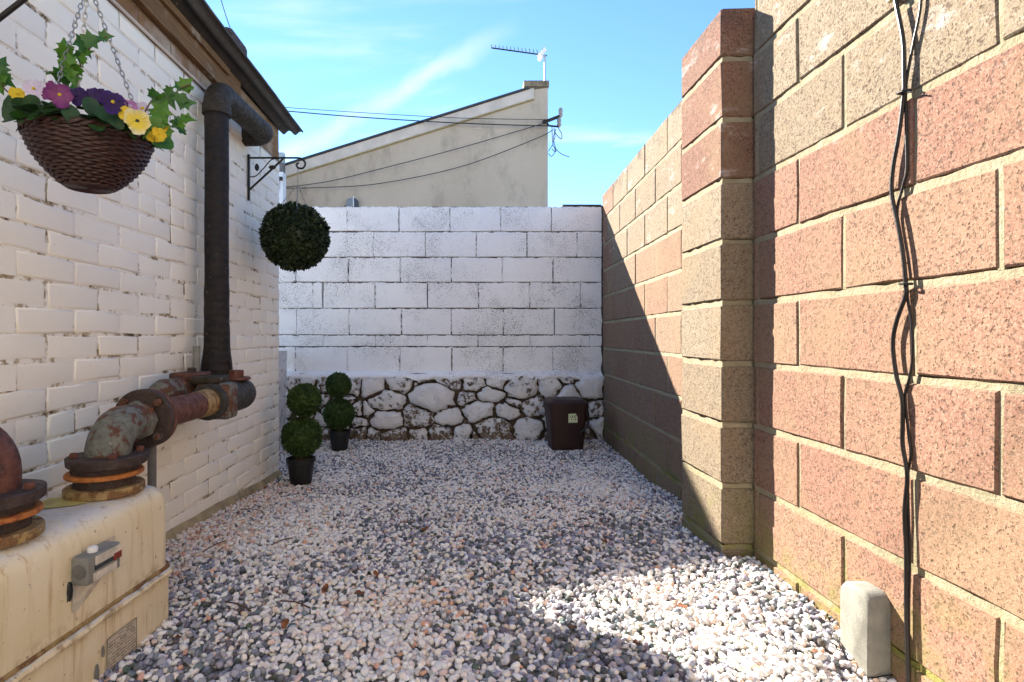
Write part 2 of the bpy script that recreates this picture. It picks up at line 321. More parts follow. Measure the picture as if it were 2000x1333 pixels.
def bez(pts, n=8):                                # Catmull-Rom through points
    P = [Vector(p) for p in pts]; out = []
    for i in range(len(P)-1):
        a, b, c, d = P[max(i-1, 0)], P[i], P[i+1], P[min(i+2, len(P)-1)]
        for j in range(n):
            t = j/n; out.append(.5*((2*b)+(c-a)*t+(2*a-5*b+4*c-d)*t*t+(-a+3*b-3*c+d)*t**3))
    return out+[P[-1]]
def disc(name, c, axis, r, h, mat, parent, n=28, wob=0.):
    c = Vector(c); q = Vector((0, 0, 1)).rotation_difference(Vector(axis)).to_matrix().to_4x4(); b = min(.003, h*.25)
    m = MB().lathe([(r-b, -h/2), (r, -h/2+b), (r, h/2-b), (r-b, h/2)], n, Matrix.Translation(c) @ q)
    if wob:
        for v in m.v: v += (v-c)*wob*mnoise.noise(v*22)
    return m.build(name, mat, parent, True, 40)
def rbox(name, d, bev, seg, mat, parent=None, loc=(0, 0, 0), smooth=True):
    bm = bmesh.new(); bmesh.ops.create_cube(bm, size=1); bmesh.ops.scale(bm, vec=d, verts=bm.verts)
    bmesh.ops.bevel(bm, geom=list(bm.edges), offset=bev, segments=seg, profile=.5, affect='EDGES'); bmesh.ops.translate(bm, vec=loc, verts=bm.verts)
    me = bpy.data.meshes.new(name); bm.to_mesh(me); bm.free(); me.materials.append(M[mat])
    if smooth: me.polygons.foreach_set('use_smooth', [True]*len(me.polygons)); me.set_sharp_from_angle(angle=R(50))
    return link(bpy.data.objects.new(name, me), parent)

# masonry pieces: local x along the wall, -y out of the wall, z up; front face on y = 0
cache = {}
def piece_mesh(w, h, d, bev, jit, mat, smooth, variants=5, nl=3):
    key = (round(w, 3), round(h, 3), bev, mat, random.randrange(variants))
    if key in cache: return cache[key]
    per = []
    for i in range(nl): per.append((-w/2+w*i/nl, -h/2))
    per.append((w/2, -h/2)); per.append((w/2, 0))
    for i in range(nl): per.append((w/2-w*i/nl, h/2))
    per.append((-w/2, h/2)); per.append((-w/2, 0))
    n = len(per); j = lambda: random.uniform(-jit, jit)
    out = [(x+j(), z+j()) for x, z in per]
    ins = [(x*(1-2*bev/w)+j()*.3, z*(1-2*bev/h)+j()*.3) for x, z in out]
    V = [(x, 0+random.uniform(0, jit*.35), z) for x, z in ins]+[(x, bev*1.1, z) for x, z in out]+[(x, d, z) for x, z in out]
    Fc = [tuple(range(n))]
    if smooth:
        k = 1-min(.9, 2.6*bev/h); V += [(x*(1-(1-k)*h/w), 0, z*k) for x, z in ins]; Fc = [tuple(range(3*n, 4*n))]+[(i, (i+1) % n, 3*n+(i+1) % n, 3*n+i) for i in range(n)]
    Fc += [(n+i, n+(i+1) % n, (i+1) % n, i) for i in range(n)]+[(2*n+i, 2*n+(i+1) % n, n+(i+1) % n, n+i) for i in range(n)]
    me = bpy.data.meshes.new(mat+'_piece'); me.from_pydata(V, [], Fc); me.update(); me.materials.append(M[mat])
    if smooth: me.polygons.foreach_set('use_smooth', [True]*len(me.polygons))
    cache[key] = me; return me
def place_piece(name, me, x, z, parent, y=0., col=None, tilt=0.):
    o = bpy.data.objects.new(name, me); o.location = (x, y, z); o.rotation_euler = (0, tilt, 0)
    if col: o.color = (*(c*.88 for c in col), 1)
    return link(o, parent)
def bed_strips(mb, x0, x1, zc, hgt, rec, jag, step=.035, depth=.04):
    n = max(2, int((x1-x0)/step)); V = []
    for i in range(n+1):
        x = x0+(x1-x0)*i/n; a = rec+random.uniform(0, .003); tp = zc+hgt/2-abs(random.gauss(0, jag)); bt = zc-hgt/2-.003
        V += [(x, depth, bt), (x, a, bt), (x, a, tp), (x, depth, tp)]
    Fc = [(4*i+k, 4*(i+1)+k, 4*(i+1)+k+1, 4*i+k+1) for i in range(n) for k in range(3)]
    mb.add(V, Fc)

# ------------------------------------------------------------------ ground
def zg(y):
    t = min(1, max(0, (y-2.0)/1.7)); return .09*(1-t*t*(3-2*t))
def zgx(x, y): return zg(y)-.065*math.exp(-((x-1.0)**2+(y-1.30)**2)/.0200)
ys = [-30, -5, -1]+[i*.05 for i in range(0, 103)]+[6, 10, 30, 90]; xs = [-80, -6, -2]+[-1.6+.1*i for i in range(20)]+[.4+.05*i for i in range(18)]+[2, 6, 80]
g = mk('ground', [(x, y, zgx(x, y)-.016) for y in ys for x in xs], [(j*len(xs)+i, j*len(xs)+i+1, (j+1)*len(xs)+i+1, (j+1)*len(xs)+i) for j in range(len(ys)-1) for i in range(len(xs)-1)], 'subsoil', None, True)
g['kind'] = 'structure'

# ------------------------------------------------------------------ painted brick house on the left
XL, YC, TOPL = -1.18, 3.61, 2.235
house = tag(empty('brick_house', (XL, YC, 0), R(90)), 'cream painted brick outhouse with a corrugated roof along the left side', 'house')
# house frame: local x = world +Y from the corner, -y = world +X
LW = 4.6
wall = MB().box((-LW/2, .135, TOPL/2-.05), (LW-.012, .266, TOPL+.10)).build('wall', 'dirty_cream_joint', house)
count = 0; stuffV = MB(); course = .075; nrow = 30
for r in range(nrow):
    z0 = .075*r-.065; hh = .0685
    off = 0 if r % 2 == 0 else .1125
    x = 0.; k = 0; first = True
    while x > -LW:
        hdr = (r in (9, 19))
        w = .1125 if hdr else .225
        if first and off: w = .1125
        first = False
        xc = x-w/2; bw = w-.0055
        Yw = YC+xc
        zc = z0+hh/2+random.uniform(-.002, .002); yo = random.uniform(-.0035, .0015)
        if Yw > 1.40 and zc > zg(Yw)-.04 and count < 300:
            me = piece_mesh(bw, hh, .05, .0036, .0040, 'cream_paint', True, 9, 2)
            place_piece('brick', me, xc+random.uniform(-.002, .002), zc, wall, yo, None, random.gauss(0, .004)); count += 1
        else:
            stuffV.box((xc, .025+yo, zc), (bw, .05, hh))
        x -= w
tag(stuffV.build('brick_rest', 'cream_paint', wall), kind='stuff')
pl = MB()
n = 40
V = []
for i in range(n+1):
    x = -LW*i/n; zt = zg(YC+x)+.035+.02*mnoise.noise((x*3, 0, 1)); o_ = .022+.01*mnoise.noise((x*4, 2, 1)); V += [(x, .05, -.08), (x, -o_-.01, -.08), (x, -o_, zt-.03), (x, -.004, zt), (x, .05, zt)]
pl.add(V, [(5*i+k, 5*i+k+1, 5*(i+1)+k+1, 5*(i+1)+k) for i in range(n) for k in range(4)]+[(0, 1, 2, 3, 4)])
pl.build('plinth', 'plinth_cement', house, True)
MB().tube([(-LW, -.008, 2.03), (-2.2, -.009, 2.028), (-1.05, -.008, 2.035), (-.9, -.008, 2.03)], .006, 8).build('trim_rail', 'pale_board', house)
MB().box((-6.6, -1.6, 2.5), (.3, 3.9, 5.0)).build('added_bounce_wall', 'bounce_wall_render', house)  # unseen pale wall added behind the camera to bounce sunlight into the shade
# timber fascia
fb = MB(); n = 30; V = []
for i in range(n+1):
    x = -LW+(LW-.70)*i/n; w_ = .006*mnoise.noise((x*5, 3, 0)); V += [(x, -.004, 2.105+w_), (x, -.030+w_*.3, 2.105+w_), (x, -.027, 2.228), (x, -.002, 2.228)]
fb.add(V, [(4*i+k, 4*i+(k+1) % 4, 4*(i+1)+(k+1) % 4, 4*(i+1)+k) for i in range(n) for k in range(4)]+[(0, 1, 2, 3), tuple(4*n+k for k in (3, 2, 1, 0))])
fb.build('fascia_board', 'weathered_timber', house)
fb2 = MB(); fb2.box((-1.45, -.037, 2.200), (1.15, .014, .030)).build('fascia_batten', 'weathered_timber', house)
# corrugated sheet roof: ridges run across the eave line
rf = MB(); nx = 60; V = []; x0, x1 = -LW, .055; yy = [-.137+.0095*i for i in range(70)]+[.6, 1.4, 2.2]
for i in range(nx+1):
    x = x0+(x1-x0)*i/nx; sag = .010*mnoise.noise((x*1.3, 5, 2))
    for k, y in enumerate(yy):
        rag = .012*mnoise.noise((y*40, 1, 1)) if i == nx else 0
        V.append((x+rag, y+(.004*mnoise.noise((x*9, 2, 7)) if k == 0 else 0), 2.238+(.013*math.sin((y+.137)/.076*2*math.pi+.6) if k < 70 else 0)+(y+.137)*.07+sag+max(0, -x)*.012))
m_ = len(yy); Fr = [(i*m_+k, (i+1)*m_+k, (i+1)*m_+k+1, i*m_+k+1) for i in range(nx) for k in range(m_-1)]
rf.add(V, Fr); roof = rf.build('roof', 'grey_fibre_cement', house, True, 60)
sm = roof.modifiers.new('thickness', 'SOLIDIFY'); sm.thickness = .009; sm.offset = 1
chim = rbox('chimney', (.26, .30, .50), .03, 2, 'dark_brick', roof, (-.33, .27, 2.42), True)

# ------------------------------------------------------------------ block boundary wall on the right
ZC = [1.475+.225*k for k in range(-8, 4)]           # bed lines, top 2.15
PINK = [(.30, .130, .090), (.32, .145, .098), (.28, .115, .080), (.32, .16, .105)]; BUFF = [(.265, .215, .145), (.285, .235, .165), (.245, .195, .13)]; RED = [(.21, .066, .042), (.19, .058, .038)]
bw_ = tag(empty('block_boundary_wall', (1.07, 2.04, 0)), 'tall pink and buff concrete block wall with a square pier on the right side', 'wall')
def block_panel(name, loc, rz, x0, x1, top_courses, joint0, colf, thick=.10, zbot=-.1, topjag=0.):
    p = MB().box(((x0+x1)/2, thick/2+.016, (zbot+top_courses)/2-.03), (x1-x0-.02, thick-.004, top_courses-zbot-.05)).build(name, 'sandy_mortar', bw_)
    p.location = Vector(loc)-bw_.location; p.rotation_euler = (0, 0, rz); mort = MB()
    for r, z0 in enumerate(ZC):
        if z0 > top_courses-.02 or z0+.2 < zbot: continue
        if z0 < top_courses-.3 or True: bed_strips(mort, x0, x1, z0, .021, .0035, .0028)
        js = sorted({x0, x1} | {round(joint0(r)+.45*k, 4) for k in range(-14, 14) if x0+.03 < joint0(r)+.45*k < x1-.03})
        for a, b in zip(js, js[1:]):
            w = b-a-.012; h = min(.205, top_courses-z0-.012)
            me = piece_mesh(w, h, thick, .004, .0028, 'rough_concrete_block', False, 6)
            place_piece('block', me, (a+b)/2, z0+.0105+h/2, p, random.uniform(-.002, .002), colf(r, z0, (a+b)/2), random.gauss(0, .002))
            if b < x1-.01:
                s_ = random.choice((-1, 1)); wv = random.choice((.0095, .0115, .0135, .014))
                mort.box((b+s_*(.0065-wv/2), .0205+random.uniform(.001, .004), z0+.11), (wv, .036, .205))
    mort.build('mortar', 'sandy_mortar', p); return p
def cnear(r, z, x): return random.choice(BUFF) if z > 1.46 else random.choice(PINK)
def jnear(r):      # local x = 2.04 - Y ; courses with joints at Y 1.76/1.31 and at Y 1.555/1.10
    return 2.04-(1.762 if r % 2 == 1 else 1.554)
near = block_panel('wall_panel', (1.07, 2.04, 0), R(-90), .005, 2.7, 2.15, jnear, cnear, .20)
def cfar(r, z, x):
    if z > 1.46: return random.choice(PINK) if x < .22+.22*(1.95-z) else random.choice(BUFF)
    return random.choice([(.29, .155, .095), (.28, .14, .085), (.26, .125, .075), (.29, .18, .115)])
far_a = math.atan2(1.128-1.247, 2.42-4.90)         # the far stretch stands a little askew
far = block_panel('wall_panel', (1.247, 4.90, 0), R(-90)+math.atan((1.247-1.128)/(4.90-2.42))*-1, .0, 2.52, 2.15, lambda r: .20 if r % 2 else .425, cfar, .12)
# rough mortar crest on top of the far stretch
cr_ = MB(); V = []; n = 60
for i in range(n+1):
    x = .0+2.5*i/n; h = 2.139+.012*mnoise.noise((x*9, 1, 4))+.008*mnoise.noise((x*30, 1, 4)); V += [(x, .004, 2.13), (x, .012, h), (x, .10, h-.004), (x, .115, 2.13)]
cr_.add(V, [(4*i+k, 4*(i+1)+k, 4*(i+1)+k+1, 4*i+k+1) for i in range(n) for k in range(3)]).build('mortar_crest', 'rough_concrete_block', far).color = (.25, .21, .16, 1)
# pier
PX, PY0, PY1 = .96, 2.045, 2.42
pier = MB().box((1.09, (PY0+PY1)/2, .99), (.226, PY1-PY0-.028, 2.18)).build('pier', 'sandy_mortar', bw_); pier.location = -bw_.location
for r, z0 in enumerate(ZC):
    if z0 > 2.0: continue
    h = .207 if z0 < 1.9 else .178
    bm = bmesh.new(); bmesh.ops.create_cube(bm, size=1); bmesh.ops.scale(bm, vec=(.27, PY1-PY0, h), verts=bm.verts)
    bmesh.ops.bevel(bm, geom=list(bm.edges), offset=.006, segments=1, affect='EDGES')
    for v in bm.verts:
        v.co += Vector((mnoise.noise((v.co.x*9, v.co.y*9, z0*7+v.co.z*9)), mnoise.noise((v.co.y*9+4, z0*5, v.co.z*9)), 0))*.005
        if z0 > 1.9 and v.co.z > 0: v.co.z += .018*mnoise.noise((v.co.y*14, v.co.x*14, 3))
    me = bpy.data.meshes.new('pier_block'); bm.to_mesh(me); bm.free(); me.materials.append(M['rough_concrete_block'])
    o = bpy.data.objects.new('block', me); o.location = (PX+.135+random.uniform(-.002, .002), (PY0+PY1)/2, z0+.0105+h/2); o.color = (*(c*.88 for c in (random.choice(RED) if z0 > 1.46 else random.choice(BUFF))), 1); link(o, pier)
pm = MB()
for z0 in ZC[:-1]:
    V = []; n = 14; pts = [(PX+.0045, PY1-.004-(PY1-PY0-.008)*i/n) for i in range(n+1)]+[(PX+.0045+.11*i/5, PY0+.0045) for i in range(1, 6)]
    for x, y in pts: V += [(x, y, z0-.013), (x, y, z0+.0105-abs(random.gauss(0, .003)))]
    pm.add(V, [(2*i, 2*i+2, 2*i+3, 2*i+1) for i in range(len(pts)-1)])
pm.build('mortar', 'sandy_mortar', pier)
# ------------------------------------------------------------------ whitewashed back wall
YB = 4.88; SB = F/YB
bk = tag(empty('whitewashed_wall', (0, YB, 0)), 'white painted block wall on a rubble stone base closing the end of the yard', 'wall')
xw = lambda u: (u-U0)/SB
zw = lambda v: CZ-(v-V0)/SB
BX0, BX1 = -1.85, 1.262
up = MB().box(((BX0+BX1)/2, .075, 1.30), (BX1-BX0, .112, 1.47)).build('upper_wall', 'earthy_mortar', bk)
rows = [(404, 453, [577, 678, 779, 879, 978, 1077]), (453, 503, [527, 628, 730, 831, 930, 1029, 1127]), (503, 552, [578, 680, 782, 882, 981, 1080]), (552, 603, [510, 611, 630, 733, 835, 935, 1035, 1135]),
        (603, 655, [480, 580, 682, 784, 882, 983, 1083]), (655, 678, [530, 632, 733, 834, 934, 1035, 1134, 1152]), (678, 729, [480, 577, 679, 780, 883, 983, 1081])]
mort = MB()
for a, b, js in rows:
    z1, z0 = zw(a), zw(b); xs_ = [BX0]+[xw(u) for u in js]+[BX1]
    bed_strips(mort, BX0, BX1, z1-.003, .011, .0025, .0045, .025, .03)
    for p, q in zip(xs_, xs_[1:]):
        w, h = q-p-.009, z1-z0-.010
        me = piece_mesh(round(w, 2), round(h, 3), .10, .005, .0022, 'whitewashed_block', False, 3)
        place_piece('block', me, (p+q)/2, (z0+z1)/2, up, random.uniform(-.002, .002), None, random.gauss(0, .0015))
        if q < BX1-.01 and random.random() < .85:
            wv = random.uniform(.004, .0098); mort.box((q+random.choice((-1, 1))*(.005-wv/2), .018, (z0+z1)/2+random.uniform(-.01, .01)), (wv, .03, h*random.uniform(.75, 1)))
mort.build('mortar', 'whitewashed_joint', up)
# edge joint against the right wall
ej = MB(); V = []; n = 40
for i in range(n+1):
    z = .55+1.5*i/n; w = .012+.008*mnoise.noise((z*12, 3, 3)); V += [(1.262, -.012, z), (1.25-w, -.006, z), (1.245-w*1.5, .02, z)]
ej.add(V, [(3*i+k, 3*(i+1)+k, 3*(i+1)+k+1, 3*i+k+1) for i in range(n) for k in range(2)]).build('edge_mortar', 'earthy_mortar', bk, True)
MB().box((xw(1137), .06, zw(402)+.006), (.34, .10, .012)).build('coping_slate', 'slate', bk)
# stone base, 5 cm proud of the blocks
SY = -.055
sb = MB(); nx, nz = 90, 20; V = []
for i in range(nx+1):
    for j in range(nz+1):
        x = BX0+.02+(BX1-BX0-.03)*i/nx; z = -.06+.64*j/nz; V.append((x, SY+.028+.012*mnoise.noise((x*11, 1, z*11)), z))
sb.add(V, [(i*(nz+1)+j, (i+1)*(nz+1)+j, (i+1)*(nz+1)+j+1, i*(nz+1)+j+1) for i in range(nx) for j in range(nz)])
base = sb.build('stone_base', 'earthy_mortar', bk, True, 80)
seeds = [(680, 945, 60), (800, 930, 38), (905, 942, 68), (1040, 945, 55), (1150, 940, 50), (1280, 965, 80), (1415, 965, 65), (1625, 960, 70), (540, 970, 55), (840, 1010, 104), (605, 1035, 78), (1005, 1020, 45), (1115, 1002, 58), (520, 1080, 38), (610, 1122, 75), (760, 1112, 72), (905, 1110, 66), (1070, 1082, 72), (1195, 1090, 62), (1345, 1060, 62), (1140, 1172, 88), (1310, 1168, 72), (650, 1205, 60), (765, 1200, 45), (872, 1192, 56), (985, 1195, 48), (1050, 1205, 30), (470, 1195, 40), (540, 1200, 36), (1500, 990, 52), (1640, 1080, 48), (1655, 1150, 42), (1240, 1045, 32), (1440, 1130, 50), (1540, 1080, 60), (1560, 1180, 60), (1430, 1210, 40), (725, 950, 20), (1490, 935, 26),
         (150, 960, 32), (215, 935, 30), (290, 950, 30), (370, 940, 28), (440, 965, 32), (170, 1030, 36), (260, 1040, 34), (330, 1080, 34), (400, 1040, 34), (455, 1080, 38), (455, 1135, 34), (390, 1150, 34), (280, 1130, 32), (200, 1120, 34), (140, 1150, 34), (300, 1200, 34), (220, 1190, 30), (380, 1215, 30), (90, 1000, 34), (80, 1090, 36), (30, 980, 40), (20, 1110, 40), (-60, 1000, 50), (-50, 1130, 50)]
def clip(poly, nx_, nz_, c):
    out = []
    for i in range(len(poly)):
        p, q = poly[i], poly[(i+1) % len(poly)]; a = p[0]*nx_+p[1]*nz_-c; b = q[0]*nx_+q[1]*nz_-c
        if a <= 0: out.append(p)
        if a*b < 0: t = a/(a-b); out.append((p[0]+(q[0]-p[0])*t, p[1]+(q[1]-p[1])*t))
    return out
k5 = .39/SB*(YB/4.83)**-1
SQ = 1.4
S3 = [(xw(520+.39*a), zw(380+.39*b)*SQ, r*k5*1.12) for a, b, r in seeds]
for i, (sx, sz, sr) in enumerate(S3):
    poly = [(BX0, -.07*SQ), (BX1-.012, -.07*SQ), (BX1-.012, .565*SQ), (BX0, .565*SQ)]
    for j, (tx, tz, tr_) in enumerate(S3):
        if i == j: continue
        dx, dz = tx-sx, (tz-sz)
        c = (tx*tx+tz*tz-sx*sx-sz*sz+(sr*sr-tr_*tr_))/2
        poly = clip(poly, dx, dz, c)
        if len(poly) < 3: break
    if len(poly) < 3: continue
    poly = [(p[0], p[1]/SQ) for p in poly]; sz /= SQ
    cx = sum(p[0] for p in poly)/len(poly); cz = sum(p[1] for p in poly)/len(poly)
    # resample outline, shrink, roughen
    per = []; n = 26; L = [math.dist(poly[a], poly[(a+1) % len(poly)]) for a in range(len(poly))]; T = sum(L)
    for a in range(n):
        d = T*a/n; b = 0
        while d > L[b] and b < len(L)-1: d -= L[b]; b += 1
        p, q = poly[b], poly[(b+1) % len(poly)]; t = d/max(L[b], 1e-6); per.append((p[0]+(q[0]-p[0])*t, p[1]+(q[1]-p[1])*t))
    per = per if i % 2 else [((per[a-1][0]+2*per[a][0]+per[(a+1) % n][0])/4, (per[a-1][1]+2*per[a][1]+per[(a+1) % n][1])/4) for a in range(n)]
    lim = max(.02, 1.75*sr); V = []; gap = random.uniform(.007, .013)
    def shr(p, g_, s_):
        dx, dz = p[0]-cx, p[1]-cz; l = math.hypot(dx, dz); l2 = min(l, lim)-g_; l2 = max(.012, l2)*s_*(1+.20*mnoise.noise((p[0]*14, i, p[1]*14))+.20*mnoise.noise((p[0]*34, i, p[1]*34))); return (dx/l*l2, dz/l*l2)
    bul = random.uniform(.016, .030)
    for s_, dep in ((1, .035), (.985, .0), (.90, -.75*bul), (.5, -bul)):
        for p in per:
            x, z = shr(p, gap, s_); V.append((x, dep+.012*mnoise.noise((x*20, i*3.1, z*20))+.006*mnoise.noise((x*60, i*3.1, z*60)), z))
    V.append((0, -bul, 0))
    Fc = [(r*n+a, r*n+(a+1) % n, (r+1)*n+(a+1) % n, (r+1)*n+a) for r in range(3) for a in range(n)]+[(3*n+a, 3*n+(a+1) % n, 4*n) for a in range(n)]
    o = mk('stone', V, Fc, 'whitewashed_stone', base, True); o.location = (cx, SY+.012, cz)
    o.color = (random.choice((.33, .38, .42, .46)) if sz > .12 else random.choice((.38, .43, .48)), 0, 0, 1)
# smeared white ledge over the stones
lg = MB(); V = []; n = 120
for i in range(n+1):
    x = BX0+.02+(BX1-BX0-.05)*i/n; a = .014*mnoise.noise((x*4, 7, 1))+.006*mnoise.noise((x*17, 7, 1)); V += [(x, .012, .60+a*.6), (x, -.022, .588+a), (x, SY-.006+a*.4, .562+a), (x, SY-.008+a*.5, .535+a*1.4+.008*mnoise.noise((x*25, 1, 1))), (x, SY+.03, .525+a)]
lg.add(V, [(5*i+k, 5*(i+1)+k, 5*(i+1)+k+1, 5*i+k+1) for i in range(n) for k in range(4)]).build('render_ledge', 'whitewashed_block', bk, True, 80)
# low whitewashed side wall in the recess beyond the house corner
rw = MB(); V = []; nx, nz = 14, 14
for i in range(nx+1):
    for j in range(nz+1):
        y = 3.75+1.06*i/nx; z = -.05+.83*j/nz; V.append((-1.515+.018*mnoise.noise((y*6, z*6, 2))+.012*math.sin(z*2), y, z))
nb = len(V); V += [(-1.75, v[1], v[2]) for v in V[:]]
fc = [(i*(nz+1)+j, (i+1)*(nz+1)+j, (i+1)*(nz+1)+j+1, i*(nz+1)+j+1) for i in range(nx) for j in range(nz)]
fc += [(i*(nz+1)+nz, (i+1)*(nz+1)+nz, nb+(i+1)*(nz+1)+nz, nb+i*(nz+1)+nz) for i in range(nx)]+[(j, j+1, nb+j+1, nb+j) for j in range(nz)]
rwo = rw.add(V, fc).build('side_wall', 'whitewashed_stone', None, True, 60); rwo.color = (.40, 0, 0, 1)
tag(rwo, 'low whitewashed side wall glimpsed beyond the corner of the painted house', 'wall')

# ------------------------------------------------------------------ house beyond the back wall
YH = 8.0
def hp(u, v, y=YH): return at(u, v, y)
hs = tag(empty('rendered_house', (0, YH, 0)), 'beige rendered house end with a sloping roof behind the white wall', 'house')
A, B = hp(553, 324), hp(1050, 168); slope = (B.z-A.z)/(B.x-A.x); XR = 1.254; XLh = -4.6
zr_ = lambda x: A.z+(x-A.x)*slope
hm = MB(); V = [(XLh, 0, 0), (XR, 0, 0), (XR, 0, hp(1070, 172).z), (1.0, 0, zr_(1.0)-.03), (XLh, 0, zr_(XLh)-.03)]
hm.add([(x, y, z) for y in (0, 5) for x, _, z in V], [(0, 1, 2, 3, 4), (9, 8, 7, 6, 5)]+[(i, i+5, (i+1) % 5+5, (i+1) % 5) for i in range(5)]).build('wall', 'beige_render', hs)
def strip(name, mat, top, bot, y0, y1, xa, xb, par):
    V = [(x, y, zr_(x)+d) for y in (y0, y1) for x, d in ((xa, bot), (xb, bot), (xb, top), (xa, top))]
    return MB().add(V, [(0, 1, 2, 3), (7, 6, 5, 4), (0, 4, 5, 1), (1, 5, 6, 2), (2, 6, 7, 3), (3, 7, 4, 0)]).build(name, mat, par)
strip('roof', 'slate', .010, -.016, -.05, 5.05, XLh, .98, hs)
strip('bargeboard', 'pale_board', -.021, -.17, -.022, -.002, XLh, 1.05, hs)
strip('drip_trim', 'tan_trim', -.172, -.192, -.030, -.002, XLh, 1.05, hs)
ch = MB().box((1.09, .30, hp(1050, 175).z), (.31, .56, .22)).build('chimney', 'beige_render', hs)
MB().box((1.09, .30, hp(1050, 164).z), (.36, .62, .085)).build('chimney_cap', 'chimney_cement', ch)
MB().box((1.12, .30, hp(1050, 170).z-.03), (.27, .5695, .07)).build('chimney_stain', 'chimney_cement', ch)
# aerial on the chimney
an = tag(empty('television_aerial', at(1064, 157, 8.3)), 'long television aerial on a mast above the chimney', 'aerial')
al = an.location
def rel(u, v, y): return at(u, v, y)-al
MB().tube([(0, 0, -.05), rel(1064, 108, 8.3)], .016, 8).build('mast', 'aluminium', an)
p0, p1 = rel(960, 94, 8.3), rel(1068, 109, 8.3)
MB().tube([p0, p1], .011, 6).build('boom', 'black_iron', an)
for i in range(13):
    p = p0.lerp(p1, i/14.5); h = .045+.02*(i/13)
    MB().tube([p+Vector((0, -h*.9, -h*.5)), p+Vector((0, h*.9, h*1.5))], .0065, 5).build('director', 'black_iron', an)
q = rel(1058, 110, 8.3)
for s_ in (-1, 1): MB().box(q+Vector((.0, s_*.09, s_*.03+.02)), (.012, .17, .13), Matrix.Rotation(R(35*s_), 3, 'X') @ Matrix.Rotation(R(20), 3, 'Y')).build('reflector', 'white_plastic', an)
MB().tube([q+Vector((-.06, -.02, -.02)), q+Vector((.05, -.02, .09))], .03, 6).build('dipole_box', 'white_plastic', an)
# insulator bracket on the house corner with overhead wires
ins = tag(empty('insulator_bracket', at(1072, 245, 7.96)), 'black wall bracket with two insulators and loose wires on the house corner', 'bracket'); il = ins.location
ri = lambda u, v, y=7.96: at(u, v, y)-il
MB().tube([ri(1060, 239), ri(1071, 236), ri(1092, 228)], .024, 8).build('arm', 'black_iron', ins)
MB().tube([ri(1068, 240), ri(1072, 246), ri(1092, 248)], .014, 8).build('lower_arm', 'black_iron', ins)
for (u, v) in ((1095, 219), (1092, 238)):
    c = ri(u, v); MB().lathe([(.014, -.08), (.03, -.06), (.034, -.04), (.022, -.03), (.03, -.01), (.03, .03), (.018, .055), (.004, .06)], 12, Matrix.Translation(c)).build('insulator', 'ceramic', ins, True)
for P in ([(1078, 248), (1079, 275), (1080, 282), (1071, 296)], [(1082, 250), (1084, 268), (1080, 283), (1095, 300), (1112, 307)], [(1090, 250), (1097, 262), (1096, 272), (1086, 262), (1082, 252)], [(1083, 288), (1084, 297), (1077, 306), (1071, 300)], [(1086, 252), (1081, 270), (1086, 296), (1078, 292)]):
    MB().tube(bez([ri(u, v, 7.94+.02*i) for i, (u, v) in enumerate(P)], 6), .0055, 5).build('loose_wire', 'black_cable', ins)
def wire(P, r, label, y=7.88):
    pts = bez([at(u, v, yy if yy else y) for u, v, yy in P], 10); o = MB().tube(pts, r, 6).build('overhead_wire', 'black_cable', None, True); tag(o, label, 'wire', 'overhead wires'); return o
wire([(1072, 234, 7.93), (900, 231, 7.9), (700, 220, 7.9), (556, 210, 7.9), (440, 199, 7.9)], .0045, 'topmost thin overhead wire running left from the house corner bracket')
wire([(1090, 247, 7.93), (900, 241, 7.9), (700, 229, 7.9), (556, 217, 7.9), (440, 207, 7.9)], .008, 'thicker second overhead wire running level across the beige house')
wire([(1070, 239, 7.95), (900, 289, 7.9), (740, 331, 7.9), (640, 355, 7.9), (549, 367, 7.9)], .0055, 'upper of the two sagging wires slanting down across the beige house')
wire([(1080, 254, 7.95), (1045, 272, 7.9), (900, 326, 7.9), (740, 359, 7.9), (620, 367, 7.9), (549, 368, 7.9)], .0055, 'lowest sagging wire slanting down across the beige house')
w5 = MB().tube(bez([at(425, -25, 6.5), at(436, 15, 6.5), at(452, 62, 6.5), at(475, 118, 6.5)], 6), .005, 5).build('overhead_wire', 'black_cable'); tag(w5, 'single faint wire dropping from the sky behind the corrugated roof', 'wire', 'overhead wires')
# flood light on the house wall
fl = tag(empty('floodlight', at(686, 400, 7.93)), 'grey floodlight poking up behind the white wall', 'floodlight')
MB().add([(-.10, 0, -.12), (.03, -.02, -.12), (.03, -.02, .10), (-.06, 0, .08), (-.10, .06, -.12), (.03, .06, -.12), (.03, .06, .11), (-.06, .06, .09)], [(0, 1, 2, 3), (7, 6, 5, 4), (0, 4, 5, 1), (1, 5, 6, 2), (2, 6, 7, 3), (3, 7, 4, 0)]).build('housing', 'grey_metal', fl)
MB().box((.037, .02, -.005), (.012, .10, .23)).build('rim', 'white_plastic', fl)
MB().add([(.044, -.03, -.11), (.044, .06, -.11), (.044, .06, .10), (.044, -.03, .10), (.10, -.02, -.11), (.105, .06, -.11), (.10, .06, .05), (.10, -.02, .05)], [(0, 1, 2, 3), (7, 6, 5, 4), (0, 4, 5, 1), (1, 5, 6, 2), (2, 6, 7, 3), (3, 7, 4, 0)]).build('lens_hood', 'dark_glass', fl)
MB().box((-.07, .03, -.06), (.05, .06, .10)).build('bracket', 'black_iron', fl)
